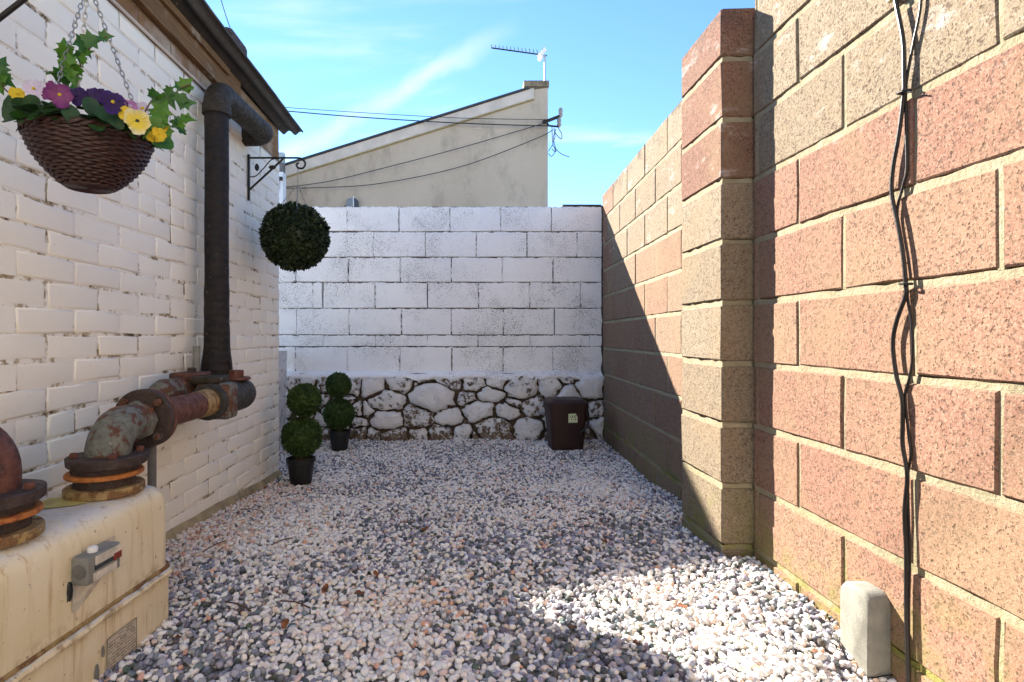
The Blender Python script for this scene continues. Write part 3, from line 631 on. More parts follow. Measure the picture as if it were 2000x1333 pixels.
# neighbour outbuilding, mostly hidden behind the painted house; unseen bulk shaped to shade pier and gravel
YO = 7.4
ob = tag(empty('neighbour_outbuilding', (-2.63, YO, 0)), 'sliver of a white rendered outbuilding between the painted house and the beige house', 'building')
zo = at(0, 189, YO).z
def plan(z0, z1, g=0.):
    Q = [(-3.0-g, -g), (.06+g, -g), (-.11+g, .5+g), (-3.0-g, .5+g)]; V = [(x, y, z+(.20*(.06-x) if z > 1 else 0)) for z in (z0, z1) for x, y in Q]
    return V, [(3, 2, 1, 0), (4, 5, 6, 7)]+[(i, (i+1) % 4, (i+1) % 4+4, i+4) for i in range(4)]
MB().add(*plan(0, zo)).build('wall', 'plaster_white', ob); MB().add(*plan(zo+.001, zo+.035, .01)).build('roof', 'slate', ob)
zpier = at(0, 336, YO).z
MB().box((.205, .07, zpier/2), (.11, .14, zpier)).build('end_pier', 'plaster_white', ob)
MB().box((.205, .07, zpier+.065), (.10, .10, .13)).build('junction_box', 'lead_grey', ob)
MB().box((.215, .07, zpier+.20), (.085, .08, .14)).build('lamp', 'glass_pane', ob)
MB().box((.215, -.016, at(0, 350, YO).z), (.09, .03, .045)).build('wall_hook', 'black_iron', ob)
MB().tube([(.20, -.016, at(0, 350, YO).z), (.20, -.016, at(0, 372, YO).z)], .012, 6).build('hook_bar', 'black_iron', ob)

# ------------------------------------------------------------------ gas meter
mt = tag(empty('gas_meter', (-.992, 1.25, 0), math.atan(-.074)), 'old cream enamelled gas meter box with rust streaks beside the painted house', 'gas meter')
W2, L2 = .135, .37
rbox('upper_body', (.27, .74, .300), .058, 6, 'cream_enamel', mt, (0, 0, .333)); rbox('lower_body', (.266, .736, .26), .030, 4, 'cream_enamel', mt, (0, 0, .135))
# seam flange with crimped edge
def rrect(hx, hy, r, n=6):
    P = []
    for cx, cy, a0 in ((hx-r, hy-r, 0), (-hx+r, hy-r, 90), (-hx+r, -hy+r, 180), (hx-r, -hy+r, 270)):
        P += [Vector((cx+r*math.cos(R(a0+90*i/n)), cy+r*math.sin(R(a0+90*i/n)), 0)) for i in range(n+1)]
    out = []
    for i in range(len(P)):
        a, b = P[i], P[(i+1) % len(P)]; k = max(1, int((b-a).length/.02)); out += [a.lerp(b, j/k) for j in range(k)]
    return out
rr = rrect(W2+.006, L2+.006, .045); MB().tube([p+Vector((0, 0, .236+.002*mnoise.noise(p*30))) for p in rr], [.0095+.0025*mnoise.noise(p*40) for p in rr], 8, closed=True).build('seam', 'cream_enamel', mt, True)
MB().tube([p*.997+Vector((0, 0, .249)) for p in rrect(W2+.001, L2+.001, .045)], .0055, 6, closed=True).build('seam_rust', 'yellow_rust', mt, True)
TOP = .483
def flange_stack(par, x, y):
    disc('gasket_ring', (x, y, TOP+.012), (0, 0, 1), .094, .022, 'yellow_rust', par, 36); disc('spacer', (x, y, TOP+.034), (0, 0, 1), .072, .034, 'dark_rusty_iron', par, 30)
    disc('orange_ring', (x, y, TOP+.054), (0, 0, 1), .092, .012, 'orange_rust', par, 36); disc('neck', (x, y, TOP+.068), (0, 0, 1), .078, .02, 'dark_rusty_iron', par, 30)
flange_stack(mt, .022, .240); flange_stack(mt, .030, -.108)
MB().add([(W2-.10, .12, TOP+.0025), (W2-.035, .25, TOP+.0025), (W2-.05, .27, TOP+.0025), (W2-.21, .17, TOP+.0025), (W2-.20, .06, TOP+.0025)], [(0, 1, 2, 3, 4)]).build('top_sticker', 'yellow_sticker', mt)
# index counter on the face
fx = W2
ix = rbox('index_box', (.040, .105, .062), .004, 2, 'faded_grey', mt, (fx+.020, .035, .382))
MB().box((fx+.0415, .045, .398), (.003, .080, .020)).build('glass', 'dirty_white_plate', ix)
MB().box((fx+.0418, .030, .384), (.003, .055, .010)).build('counter_window', 'dark_glass', ix); MB().box((fx+.0418, .074, .385), (.003, .026, .016)).build('red_digits', 'red_plastic', ix)
MB().box((fx+.0415, .035, .364), (.003, .072, .018)).build('dial_plate', 'dirty_white_plate', ix)
disc('cap', (fx+.022, .02, .418), (0, 0, 1), .011, .014, 'white_plastic', ix, 16); disc('screw', (fx+.02, -.018, .382), (0, -1, 0), .016, .004, 'lead_grey', ix, 16)
MB().add([(fx+.003, -.018, .414), (fx+.003, .118, .414), (fx+.003, .118, .350), (fx+.003, .075, .330), (fx+.003, .0, .290), (fx+.003, -.016, .290)], [(0, 5, 4, 3, 2, 1)]).build('back_plate', 'dirty_white_plate', mt)
tb = []
for i in range(16):
    t_ = 2*math.pi*i/16; k_ = 1+.6*mnoise.noise((math.cos(t_)*2, math.sin(t_)*2, 5)); tb.append((fx+.0016, -.022+.008*math.cos(t_)*k_, .340+.022*math.sin(t_)*k_))
tb += [(x+.004, -.024+(y+.024)*.7, .338+(z-.338)*.75) for x, y, z in tb]
MB().add(tb, [tuple(range(16, 32))]+[(i, (i+1) % 16, 16+(i+1) % 16, 16+i) for i in range(16)]).build('tar_blob', 'black_plastic', mt, True)
# data plate with printed lines (too worn to read)
fx2 = .133
dp = MB().add([(fx2+.0025, .095, .088), (fx2+.0025, .202, .088), (fx2+.0025, .202, .172), (fx2+.0025, .095, .172)], [(0, 1, 2, 3)]).build('data_plate', 'old_label', mt)
pr = MB()
for a, b, c, d in ((.095, .0955, .088, .172), (.2015, .202, .088, .172), (.0955, .2015, .088, .0888), (.0955, .2015, .1712, .172)): pr.box((fx2+.0035, (a+b)/2, (c+d)/2), (.001, b-a+.0006, d-c+.0006))
for i in range(10):
    z = .165-.0075*i; y = .10
    while y < .195:
        l = random.uniform(.004, .014); h = .0036 if i == 2 else .0018
        if random.random() < .8: pr.box((fx2+.0035, min(y+l/2, .196), z), (.001, l, h))
        y += l+random.uniform(.002, .007)
pr.build('print', 'faded_grey', dp)
for y, z, s_ in ((.083, .150, .016), (.062, .112, .022), (-.03, .085, .020)):
    a_ = [(fx2+.0022, y+s_*.35*math.cos(t)*(1+.3*mnoise.noise((t, y*9, 1))), z+s_*math.sin(t)*(1+.3*mnoise.noise((t, 3, z*9)))) for t in (2*math.pi*i/14 for i in range(14))]
    MB().add(a_, [tuple(range(14))]).build('scrape', 'faded_grey', mt)

# ------------------------------------------------------------------ gas pipework
gp = tag(empty('gas_pipe', (-.946, 1.49, 0)), 'rusty flanged gas pipe from the meter with a tape wrapped riser up the house', 'pipe')
def G(*p): return Vector(p)-gp.location
PXc, PZ = -.945, .655
def arc(c, a, b, r, n=8):       # quarter bend about centre c from direction a to direction b
    return [Vector(c)+Vector(a)*r*math.cos(t)+Vector(b)*r*math.sin(t) for t in (math.pi/2*i/n for i in range(n+1))]
disc('flange', G(-.946, 1.49, TOP+.089), (0, 0, 1), .096, .026, 'dark_rusty_iron', gp, 36, .05)
for a in (40, 130, 220, 310): disc('bolt', G(-.946+.076*math.cos(R(a)), 1.49+.076*math.sin(R(a)), TOP+.107), (0, 0, 1), .011, .016, 'red_rusty_iron', gp, 6)
bend = [G(-.946, 1.49, TOP+.09)]+arc(G(-.946, 1.565, .58), (0, -1, 0), (0, 0, 1), .075)+[G(PXc, 1.625, PZ)]
MB().tube(bend, [.053]*2+[.055]*7+[.052, .050], 26).build('elbow', 'grey_painted_pipe', gp, True)
disc('hex_union', G(PXc, 1.620, PZ), (0, 1, 0), .058, .026, 'grey_painted_pipe', gp, 8)
disc('flange', G(PXc, 1.655, PZ), (0, 1, 0), .089, .020, 'dark_rusty_iron', gp, 36); disc('flange', G(PXc, 1.680, PZ), (0, 1, 0), .088, .018, 'red_rusty_iron', gp, 36)
for a in (45, 135, 225, 315): disc('bolt', G(PXc+.071*math.cos(R(a)), 1.64, PZ+.071*math.sin(R(a))), (0, -1, 0), .012, .020, 'grey_painted_pipe', gp, 6)
MB().tube([G(PXc, 1.68, PZ), G(PXc, 2.08, PZ)], .047, 24).build('pipe_section', 'red_rusty_iron', gp, True)
MB().tube([G(PXc, 1.98, PZ), G(PXc, 2.07, PZ)], [.048, .051], 24).build('collar', 'yellow_rust', gp, True)
disc('coupling', G(PXc, 2.085, PZ), (0, 1, 0), .068, .034, 'blackened_pipe', gp, 28)
rbox('valve_body', (.135, .095, .140), .018, 2, 'grey_painted_pipe', gp, G(PXc, 2.155, PZ-.002))
rbox('valve_cap', (.115, .10, .03), .008, 2, 'mossy_pipe', gp, G(PXc-.03, 2.16, PZ+.078))
e2 = [G(PXc, 2.19, PZ), G(PXc, 2.34, PZ)]+arc(G(PXc-.10, 2.36, PZ), (1, 0, 0), (0, 1, 0), .10)+[G(-1.075, 2.46, PZ)]
MB().tube(e2, .066, 26).build('end_elbow', 'blackened_pipe', gp, True)
disc('plug_washer', G(PXc+.005, 2.33, PZ+.070), (0, 0, 1), .056, .012, 'red_rusty_iron', gp, 28); disc('plug', G(PXc+.005, 2.33, PZ+.088), (0, 0, 1), .030, .034, 'red_rusty_iron', gp, 8)
MB().tube([G(-1.085, 1.985, .69), G(-1.085, 2.00, .69), G(-1.085, 2.03, .69), G(-1.085, 2.38, .685)], [.02, .045, .055, .055], 22).build('bypass_pipe', 'grey_painted_pipe', gp, True)
rbox('bypass_plate', (.11, .13, .03), .008, 2, 'red_rusty_iron', gp, G(-1.07, 2.20, .745)); disc('bypass_bolt', G(-1.06, 2.19, .768), (0, 0, 1), .018, .02, 'dark_rusty_iron', gp, 6)
MB().tube([G(-1.128, 2.37, .70), G(-1.128, 2.37, .86)], .015, 10).build('small_pipe', 'faded_grey', gp, True)
MB().tube([G(PXc, 1.70, PZ-.05), G(PXc, 1.70, .02)], .0125, 10).build('support_rod', 'lead_grey', gp, True)
RX, RY = -1.085, 2.47
MB().tube([G(RX, RY, .64), G(RX, RY, .80)], .055, 22).build('riser_base', 'lead_grey', gp, True)
P = []; rad = []
for i in range(60):
    z = .735+1.20*i/59; fla = .012*max(0, 1-(z-.735)/.12)+.006*max(0, 1-(z-.7)/.5); P.append(G(RX+.002*mnoise.noise((z*4, 1, 1)), RY, z)); rad.append(.0505+fla+.0022*mnoise.noise((z*16, 2, 2)))
MB().tube(P, rad, 26).build('riser', 'bitumen_tape', gp, True)
tf = MB()                                          # torn tape flap
tf.add([G(RX+.05, RY-.035, .80), G(RX+.066, RY-.03, .795), G(RX+.072, RY-.022, .765), G(RX+.066, RY-.02, .748), G(RX+.060, RY-.022, .77), G(RX+.05, RY-.025, .77)], [(0, 1, 2, 3, 4, 5)]).build('tape_flap', 'bitumen_tape', gp)
ZE = 1.995
e3 = [G(RX, RY, 1.90), G(RX, RY, 1.925)]+arc(G(RX, RY+.07, 1.925), (0, -1, 0), (0, 0, 1), .07)+[G(RX+.012, 2.72, ZE), G(RX+.022, 2.90, ZE)]+[p for p in arc(G(RX-.055, 2.95, ZE), (1, 0, 0), (0, 1, 0), .085)][1:]+[G(-1.20, 3.035, ZE)]
MB().tube(e3, [.060, .060]+[.056]*9+[.053]*11, 26).build('eave_pipe', 'mossy_pipe', gp, True)
disc('socket', G(RX, RY, 1.90), (0, 0, 1), .061, .035, 'mossy_pipe', gp, 26)
pe = tag(empty('pipe_elbow', Vector((-.970, 1.14, 0))), 'dark rusty pipe elbow bolted on the near end of the cream gas meter', 'pipe')
E = lambda *p: Vector(p)-pe.location
disc('flange', E(-.970, 1.14, TOP+.089), (0, 0, 1), .096, .026, 'dark_rusty_iron', pe, 36, .05)
for a in (10, 100, 190, 280): disc('bolt', E(-.970+.076*math.cos(R(a)), 1.14+.076*math.sin(R(a)), TOP+.107), (0, 0, 1), .011, .016, 'red_rusty_iron', pe, 6)
MB().tube([E(-.970, 1.14, TOP+.09)]+arc(E(-1.035, 1.14, .62), (1, 0, 0), (0, 0, 1), .065)+[E(-1.185, 1.14, .685)], .055, 26).build('elbow', 'red_rusty_iron', pe, True)

# ------------------------------------------------------------------ brackets, basket, ball
def bracket(loc, L, drop, label, se=.66):
    b = tag(empty('hanging_bracket', loc), label, 'bracket', 'scroll brackets on the painted house')
    MB().box((.006, 0, -drop*.62), (.008, .018, drop*1.45)).build('wall_bar', 'black_iron', b)
    MB().tube([(.01, 0, 0), (L-.03, 0, 0)], .0055, 8).build('arm', 'black_iron', b)
    MB().tube([(.01, 0, -drop), (L*se, 0, -.006)], .006, 8).build('strut', 'black_iron', b)
    cu = [(L-.03, 0, 0), (L, 0, -.004), (L+.022, 0, -.028), (L+.012, 0, -.055), (L-.016, 0, -.056), (L-.026, 0, -.036), (L-.012, 0, -.028)]
    MB().tube(bez(cu, 6), .0055, 8).build('curl', 'black_iron', b, True)
    sc = [(.012, 0, -drop*.60), (L*.16, 0, -drop*.56), (L*.30, 0, -drop*.32), (L*.44, 0, -drop*.06), (L*.58, 0, -.004)]
    MB().tube(bez(sc, 6), .0032, 6).build('scroll', 'black_iron', b, True)
    for x, z, a in ((L*.17, -drop*.30, 90), (L*.46, -drop*.30, 0)):
        V = []; n = 12
        for i in range(n): t = 2*math.pi*i/n; r_ = .021*math.cos(t), .012*math.sin(t)*abs(math.sin(t))**.3; V.append(Vector((x+r_[0]*math.cos(R(a))-r_[1]*math.sin(R(a)), -.002, z+r_[0]*math.sin(R(a))+r_[1]*math.cos(R(a)))))
        V += [v+Vector((0, .004, 0)) for v in V]
        MB().add(V, [tuple(range(n)), tuple(range(2*n-1, n-1, -1))]+[(i, i+n, (i+1) % n+n, (i+1) % n) for i in range(n)]).build('iron_leaf', 'black_iron', b)
    return b
def chain(mb, a, b, ln=.013, r=.0011):
    a, b = Vector(a), Vector(b); n = int((b-a).length/ln); t = (b-a).normalized(); s1 = t.orthogonal().normalized(); s2 = t.cross(s1)
    for i in range(n):
        c = a+(b-a)*((i+.5)/n); s_ = s1 if i % 2 else s2
        mb.tube([c+t*math.cos(x)*ln*.68+s_*math.sin(x)*ln*.30 for x in (2*math.pi*k/8 for k in range(8))], r, 4, closed=True)
bracket((XL+.003, 1.27, 1.775), .33, .235, 'black iron scroll bracket at the top left corner holding the flower basket', .92)
bracket((XL+.003, 3.07, 1.888), .295, .175, 'black iron scroll bracket with leaf shapes holding the green ball')

BC = Vector((-.848, 1.27, 1.345)); BR = .119
hb = tag(empty('hanging_basket', BC), 'dark brown wicker hanging basket of pansies and ivy on chains', 'flower basket')
wv = MB(); NR = 21; NS = 34
def bprof(t): return (.046+(BR-.046)*math.sin(t*math.pi/2)**.82, -.103*(1-t)**1.12)          # t 0 bottom .. 1 rim
for k in range(NR):
    t = k/(NR-1); r0, z0 = bprof(t); n = NS*4
    wv.tube([Vector(((r0+.0026*math.sin(NS/2*a+math.pi*(k % 2)))*math.cos(a), (r0+.0026*math.sin(NS/2*a+math.pi*(k % 2)))*math.sin(a), z0)) for a in (2*math.pi*i/n for i in range(n))], .0040, 6, closed=True)
n = 260; wv.tube([Vector(((.004+.044*i/n)*math.cos(i*.22), (.004+.044*i/n)*math.sin(i*.22), -.105)) for i in range(n)], .0036, 6)
wv.build('weave', 'wicker_plastic', hb, True)
ri_ = MB()
for ph in (0, math.pi):
    n = 96; ri_.tube([Vector(((BR+.002+.004*math.cos(16*a+ph))*math.cos(a), (BR+.002+.004*math.cos(16*a+ph))*math.sin(a), .005+.005*math.sin(16*a+ph))) for a in (2*math.pi*i/n for i in range(n))], .006, 6, closed=True)
ri_.build('braided_rim', 'wicker_plastic', hb, True)
MB().lathe([(.004, -.1045)]+[(bprof(t)[0]-.004, bprof(t)[1]) for t in (0, .1, .25, .5, .75, 1)]+[(.01, -.006)], 40).build('liner', 'wicker_plastic', hb, True)
MB().lathe([(.111, -.02), (.106, .012), (.080, .035), (.03, .045), (.002, .046)], 28).build('soil', 'pansy_leaf', hb, True)
hook = Vector((-.852, 1.27, 1.712))-BC
for a in (20, 140, 265):
    m = MB(); chain(m, hook, (BR*math.cos(R(a)), BR*math.sin(R(a)), .006), .0135, .0013); m.build('chain', 'steel_chain', hb, True)
MB().tube([hook+Vector((0, 0, 0)), hook+Vector((0, 0, .03))], .002, 6).build('hook', 'steel_chain', hb)
# leaves and flowers
def leafmesh(outline, cup=.12, n_mid=True):
    cl_ = random.uniform(.1, .5); tw_ = random.uniform(-.25, .25); V = [Vector((x, y, cup*abs(x)-cl_*y*y+tw_*x*y+random.uniform(-.03, .03))) for x, y in outline]; V.append(Vector((0, .45, -cl_*.2-.04))); n = len(outline)
    return V, [(i, (i+1) % n, n) for i in range(n)]
IVY = [(0, 0), (.16, -.10), (.42, -.04), (.34, .22), (.58, .42), (.28, .52), (.16, .72), (0, 1.05), (-.16, .72), (-.28, .52), (-.58, .42), (-.34, .22), (-.42, -.04), (-.16, -.10)]
OVAL = [(0, 0), (.18, .04), (.36, .25), (.42, .5), (.36, .75), (.20, .95), (0, 1.03), (-.20, .95), (-.36, .75), (-.42, .5), (-.36, .25), (-.18, .04)]
def rotm(d, n):
    d = Vector(d).normalized(); n = Vector(n); n = (n-d*n.dot(d)).normalized(); x = d.cross(n); return Matrix((x, d, n)).transposed()
def leaf(name, p, d, nrm_, size, outline, mat, parent, cup=.12):
    V, Fc = leafmesh(outline, cup); m = rotm(d, nrm_); return mk(name, [m @ (v*size) for v in V], Fc, mat, parent, True, p)
RB = lambda u, v, y: at(u, v, y)-BC
toC = Vector((.6, -.75, -.25))
def vine(path, leaves, par=hb):
    s_ = MB().tube(bez([RB(*p) for p in path], 5), .0016, 5).build('ivy_stem', 'stem_brown', par, True)
    extra = []
    for _ in range(7):
        k_ = random.randrange(len(path)-1); a_, b_ = path[k_], path[k_+1]; t_ = random.random()
        extra.append((a_[0]+(b_[0]-a_[0])*t_+random.uniform(-13, 13), a_[1]+(b_[1]-a_[1])*t_+random.uniform(-10, 10), a_[2]-.01+random.uniform(-.015, .02), random.uniform(0, 360), random.uniform(.018, .032), random.random() < .6))
    for u, v, y, ang, sz, br in leaves+extra:
        d = Vector((math.cos(R(ang))*.85, random.uniform(-.2, .35), math.sin(R(ang)))); p = RB(u, v, y)-d.normalized()*sz*.5
        leaf('ivy_leaf', p, d, toC+Vector((random.uniform(-.7, .7), random.uniform(-.4, .4), random.uniform(-.1, .9))), sz*.88, IVY, 'ivy_leaf' if br else 'ivy_dark_leaf', s_)
vine([(150, 185, 1.24), (152, 150, 1.23), (162, 115, 1.22), (180, 90, 1.21), (208, 72, 1.20)],
     [(187, 76, 1.20, 25, .046, 0), (210, 70, 1.20, 10, .030, 0), (152, 83, 1.22, 200, .034, 0), (170, 98, 1.21, -40, .036, 0), (145, 158, 1.22, -60, .038, 1), (163, 82, 1.22, 100, .030, 0)])
vine([(148, 185, 1.22), (140, 160, 1.22), (132, 130, 1.22), (128, 100, 1.22), (126, 75, 1.22)],
     [(127, 84, 1.21, 95, .036, 1), (125, 110, 1.21, 240, .042, 1), (138, 122, 1.21, -20, .038, 1), (116, 140, 1.20, 190, .046, 1), (98, 142, 1.20, 170, .040, 1), (138, 148, 1.20, -50, .040, 1), (150, 128, 1.22, 20, .030, 1), (112, 155, 1.20, 230, .038, 0)])
vine([(272, 250, 1.20), (285, 215, 1.20), (305, 190, 1.21), (335, 190, 1.22), (350, 175, 1.22), (372, 165, 1.22)],
     [(303, 182, 1.21, 110, .040, 0), (332, 178, 1.22, 60, .028, 0), (348, 162, 1.22, 130, .036, 0), (366, 160, 1.22, 40, .036, 1), (332, 197, 1.21, -60, .038, 0), (352, 200, 1.21, -90, .036, 0), (370, 200, 1.22, 10, .036, 0), (300, 212, 1.19, 150, .052, 1), (320, 208, 1.19, 60, .046, 1)])
vine([(278, 262, 1.19), (300, 245, 1.19), (325, 248, 1.20), (340, 245, 1.21), (352, 232, 1.22), (366, 228, 1.22)],
     [(300, 238, 1.18, 200, .052, 1), (318, 228, 1.18, 50, .048, 1), (370, 232, 1.22, 0, .036, 1), (346, 232, 1.21, 120, .030, 0), (352, 245, 1.21, -40, .036, 0), (306, 252, 1.17, -80, .040, 1), (330, 262, 1.19, -60, .034, 1)])
vine([(30, 190, 1.25), (10, 175, 1.25), (-5, 150, 1.26), (-20, 120, 1.26)], [(4, 128, 1.25, 80, .036, 0), (0, 142, 1.25, 30, .036, 1), (14, 160, 1.25, -50, .040, 0), (0, 172, 1.25, -70, .036, 1), (-15, 120, 1.26, 140, .04, 1), (6, 118, 1.26, 60, .03, 0)])
for i in range(100):                                # dark pansy leaves over the rim
    a = random.uniform(0, 2*math.pi); rr_ = random.uniform(.04, .120); p = Vector((rr_*math.cos(a), rr_*math.sin(a), .012+.04*(1-rr_/.15)+random.uniform(0, .022)))
    d = Vector((math.cos(a), math.sin(a), random.uniform(-.35, .55))); leaf('pansy_leaf', p, d+Vector((random.uniform(-.5, .5), random.uniform(-.5, .5), 0)), Vector((0, 0, 1))+toC*random.uniform(0, .6), random.uniform(.026, .046), OVAL, 'pansy_leaf', hb, random.uniform(-.1, .2))
for u, v, y, ang, sz in ((20, 208, 1.20, 195, .064), (60, 205, 1.17, 215, .045), (318, 276, 1.18, -35, .050), (108, 218, 1.15, -105, .038), (140, 220, 1.15, -60, .040), (205, 222, 1.165, -45, .042), (180, 206, 1.17, -60, .04), (225, 232, 1.16, -30, .036)):
    leaf('pansy_leaf', RB(u, v, y)-Vector((math.cos(R(ang)), 0, math.sin(R(ang))))*sz*.5, (math.cos(R(ang)), -.15, math.sin(R(ang))), toC+Vector((0, 0, .5)), sz, OVAL, 'ivy_dark_leaf' if u in (22, 318) else 'pansy_leaf', hb, .05)
for i in range(60):                                # leaves lolling over the rim on the yard side
    a = R(random.uniform(-150, 20)); p = Vector((.106*math.cos(a), .106*math.sin(a), .016+random.uniform(0, .02)))
    leaf('pansy_leaf', p, Vector((math.cos(a), math.sin(a), random.uniform(-.7, .5)))+Vector((random.uniform(-.6, .6), random.uniform(-.6, .6), 0)), Vector((math.cos(a), math.sin(a), .8)), random.uniform(.028, .044), OVAL, random.choice(('pansy_leaf', 'pansy_leaf', 'ivy_dark_leaf')), hb, random.uniform(-.1, .15))
def flower(u, v, y, sz, mat, face, eye='yellow_petal', roll=0):
    sz *= 1.0; y -= .015
    p = RB(u, v, y); f = mk('flower', *([], []), mat, hb) if False else None
    m = rotm(Vector((0, 0, 1))+Vector((.01, .02, 0)), face)
    root = MB().lathe([(.001, -.012), (.003, -.004), (.0035, .003), (.001, .005)], 8).build('flower', eye, hb, True); root.location = p; root.rotation_euler = (m @ Matrix.Rotation(R(roll), 3, 'Z')).to_euler()
    for k, (a, s_, zz) in enumerate(((90+36, 1.05, -.009), (90-36, 1.05, -.006), (180+4, .92, -.003), (-4, .92, -.001), (-90, 1.12, .002))):
        V = [Vector((0, 0, zz))]; n = 10; Fc = []
        for i in range(n+1):
            t = (i/n-.5)*R(84); r_ = s_*sz*(.92+.08*math.cos(2*t))*(.80+.20*math.cos(t*1.9))*(1-.07*abs(math.sin(5*t+k))); V.append(Vector((r_*math.cos(t+R(a)), r_*math.sin(t+R(a)), zz+.10*sz*math.cos(t*2.2)+.10*sz*math.sin(i*2.3+k)+.12*sz*abs(t))))
        for i in range(n+1):
            v_ = V[1+i]*.55; v_.z = zz+.02*sz; V.append(v_)
        Fc = [(0, n+2+i, n+3+i) for i in range(n)]+[(n+2+i, 1+i, 2+i, n+3+i) for i in range(n)]
        mk('petal', V, Fc, mat, root, True)
fc_ = Vector((.62, -.74, .05))
flower(116, 186, 1.155, .027, 'magenta_petal', fc_+Vector((0, 0, .5)), 'yellow_petal', 10); flower(95, 178, 1.19, .024, 'magenta_petal', Vector((-.1, -.5, .9)), 'magenta_petal', 40)
flower(220, 200, 1.165, .026, 'purple_petal', fc_, 'yellow_petal', -10); flower(178, 194, 1.20, .025, 'purple_petal', fc_+Vector((-.3, 0, .6)), 'purple_petal', 30); flower(196, 190, 1.23, .022, 'purple_petal', fc_+Vector((0, 0, .3)), 'yellow_petal', 80)
flower(268, 237, 1.145, .028, 'pale_yellow_petal', fc_, 'ink', 0); flower(244, 221, 1.17, .017, 'yellow_petal', fc_+Vector((-.5, 0, .4)), 'yellow_petal', 50)
flower(150, 188, 1.19, .022, 'purple_petal', fc_+Vector((-.4, 0, .3)), 'purple_petal', 15); flower(236, 208, 1.20, .02, 'purple_petal', fc_+Vector((.2, 0, .3)), 'yellow_petal', 5); flower(254, 208, 1.21, .017, 'pink_petal', fc_+Vector((0, 0, .3)), 'white_petal', 0); flower(66, 174, 1.20, .024, 'white_petal', fc_+Vector((-.3, 0, .7)), 'yellow_petal', 0); flower(278, 212, 1.24, .017, 'white_petal', fc_, 'yellow_petal', 20)
flower(33, 184, 1.20, .017, 'yellow_petal', fc_, 'yellow_petal', 0); flower(312, 262, 1.17, .016, 'yellow_petal', fc_+Vector((.3, 0, -.2)), 'yellow_petal', 0); flower(300, 268, 1.18, .013, 'yellow_petal', fc_, 'yellow_petal', 60); flower(318, 246, 1.20, .014, 'yellow_petal', fc_+Vector((0, 0, .4)), 'yellow_petal', 0)

def foliage_ball(name, c, r, nleaf, ls, mat, parent, seed):
    rng_ = np.random.default_rng(seed); v = rng_.normal(size=(nleaf, 3)); v /= np.linalg.norm(v, axis=1)[:, None]
    rad_ = r*(1.015-.16*rng_.random(nleaf)**1.3)*(1+.03*np.sin(v[:, 0]*7+seed)*np.cos(v[:, 2]*6)); V = []; Fc = []
    for i in range(nleaf):
        nv = Vector(v[i]); p = nv*rad_[i]; tx = (nv+Vector(rng_.normal(size=3))*.75).normalized(); nn = (nv+Vector(rng_.normal(size=3))*.6); m = rotm(tx, nn if abs(nn.normalized().dot(tx)) < .98 else nn.orthogonal()); s_ = ls*rng_.uniform(.7, 1.3); b = len(V)
        for x, y, z in ((0, -.3, 0), (.34, .25, .07), (0, .8, -.06), (-.34, .25, .07)): V.append(p+m @ Vector((x*s_, y*s_, z*s_)))
        Fc += [(b, b+1, b+2), (b, b+2, b+3)]
    o = mk(name, V, Fc, mat, parent, False, c); return o
ball = tag(empty('hanging_topiary_ball', (-.913, 3.07, 1.45)), 'dark green clipped foliage ball hanging from the bracket by a thin chain', 'topiary ball')
foliage_ball('foliage', (0, 0, 0), .178, 6000, .021, 'dark_box_foliage', ball, 3)
bm = bmesh.new(); bmesh.ops.create_icosphere(bm, subdivisions=4, radius=.163); me = bpy.data.meshes.new('core'); bm.to_mesh(me); bm.free(); me.materials.append(M['dark_box_foliage']); link(bpy.data.objects.new('core', me), ball)
m = MB(); apex = Vector((.012, 0, .29)); chain(m, apex+Vector((0, 0, .098)), apex, .012, .0015)
for a in (60, 180, 290): chain(m, apex, (.11*math.cos(R(a)), .11*math.sin(R(a)), .145), .012, .0015)
m.build('chain', 'steel_chain', ball, True)
def topiary(loc, label, r1, r2, seed, lean):
    t = tag(empty('potted_topiary', loc), label, 'topiary', 'potted double ball topiaries')
    MB().lathe([(.060, 0), (.063, .005), (.080, .130), (.087, .132), (.088, .155), (.082, .156), (.080, .135), (.01, .132)], 28).build('pot', 'black_plastic', t, True, 40)
    MB().lathe([(.079, .128), (.05, .142), (.01, .146)], 20).build('soil', 'soil', t, True)
    h1 = .155+.012+r1; h2 = h1+r1+r2+.008
    MB().tube([(0, 0, .12), (lean*.3, 0, h1), (lean, 0, h2)], .009, 8).build('stem', 'stem_brown', t, True)
    foliage_ball('foliage', (lean*.3, 0, h1), r1, 3600, .0155, 'box_foliage', t, seed); foliage_ball('foliage', (lean, 0, h2), r2, 2800, .0145, 'box_foliage', t, seed+1)
    for z, x, r_ in ((h1, lean*.3, r1), (h2, lean, r2)):
        bm = bmesh.new(); bmesh.ops.create_icosphere(bm, subdivisions=3, radius=r_*.90); bmesh.ops.translate(bm, vec=(x, 0, z), verts=bm.verts); me = bpy.data.meshes.new('core'); bm.to_mesh(me); bm.free(); me.materials.append(M['box_foliage']); link(bpy.data.objects.new('core', me), t)
topiary((-.970, 3.37, zg(3.37)+.002), 'taller double ball topiary in a black pot by the house corner', .116, .098, 11, .02)
topiary((-.965, 4.42, .0), 'smaller double ball topiary in a black pot farther back against the stones', .120, .098, 21, -.008)

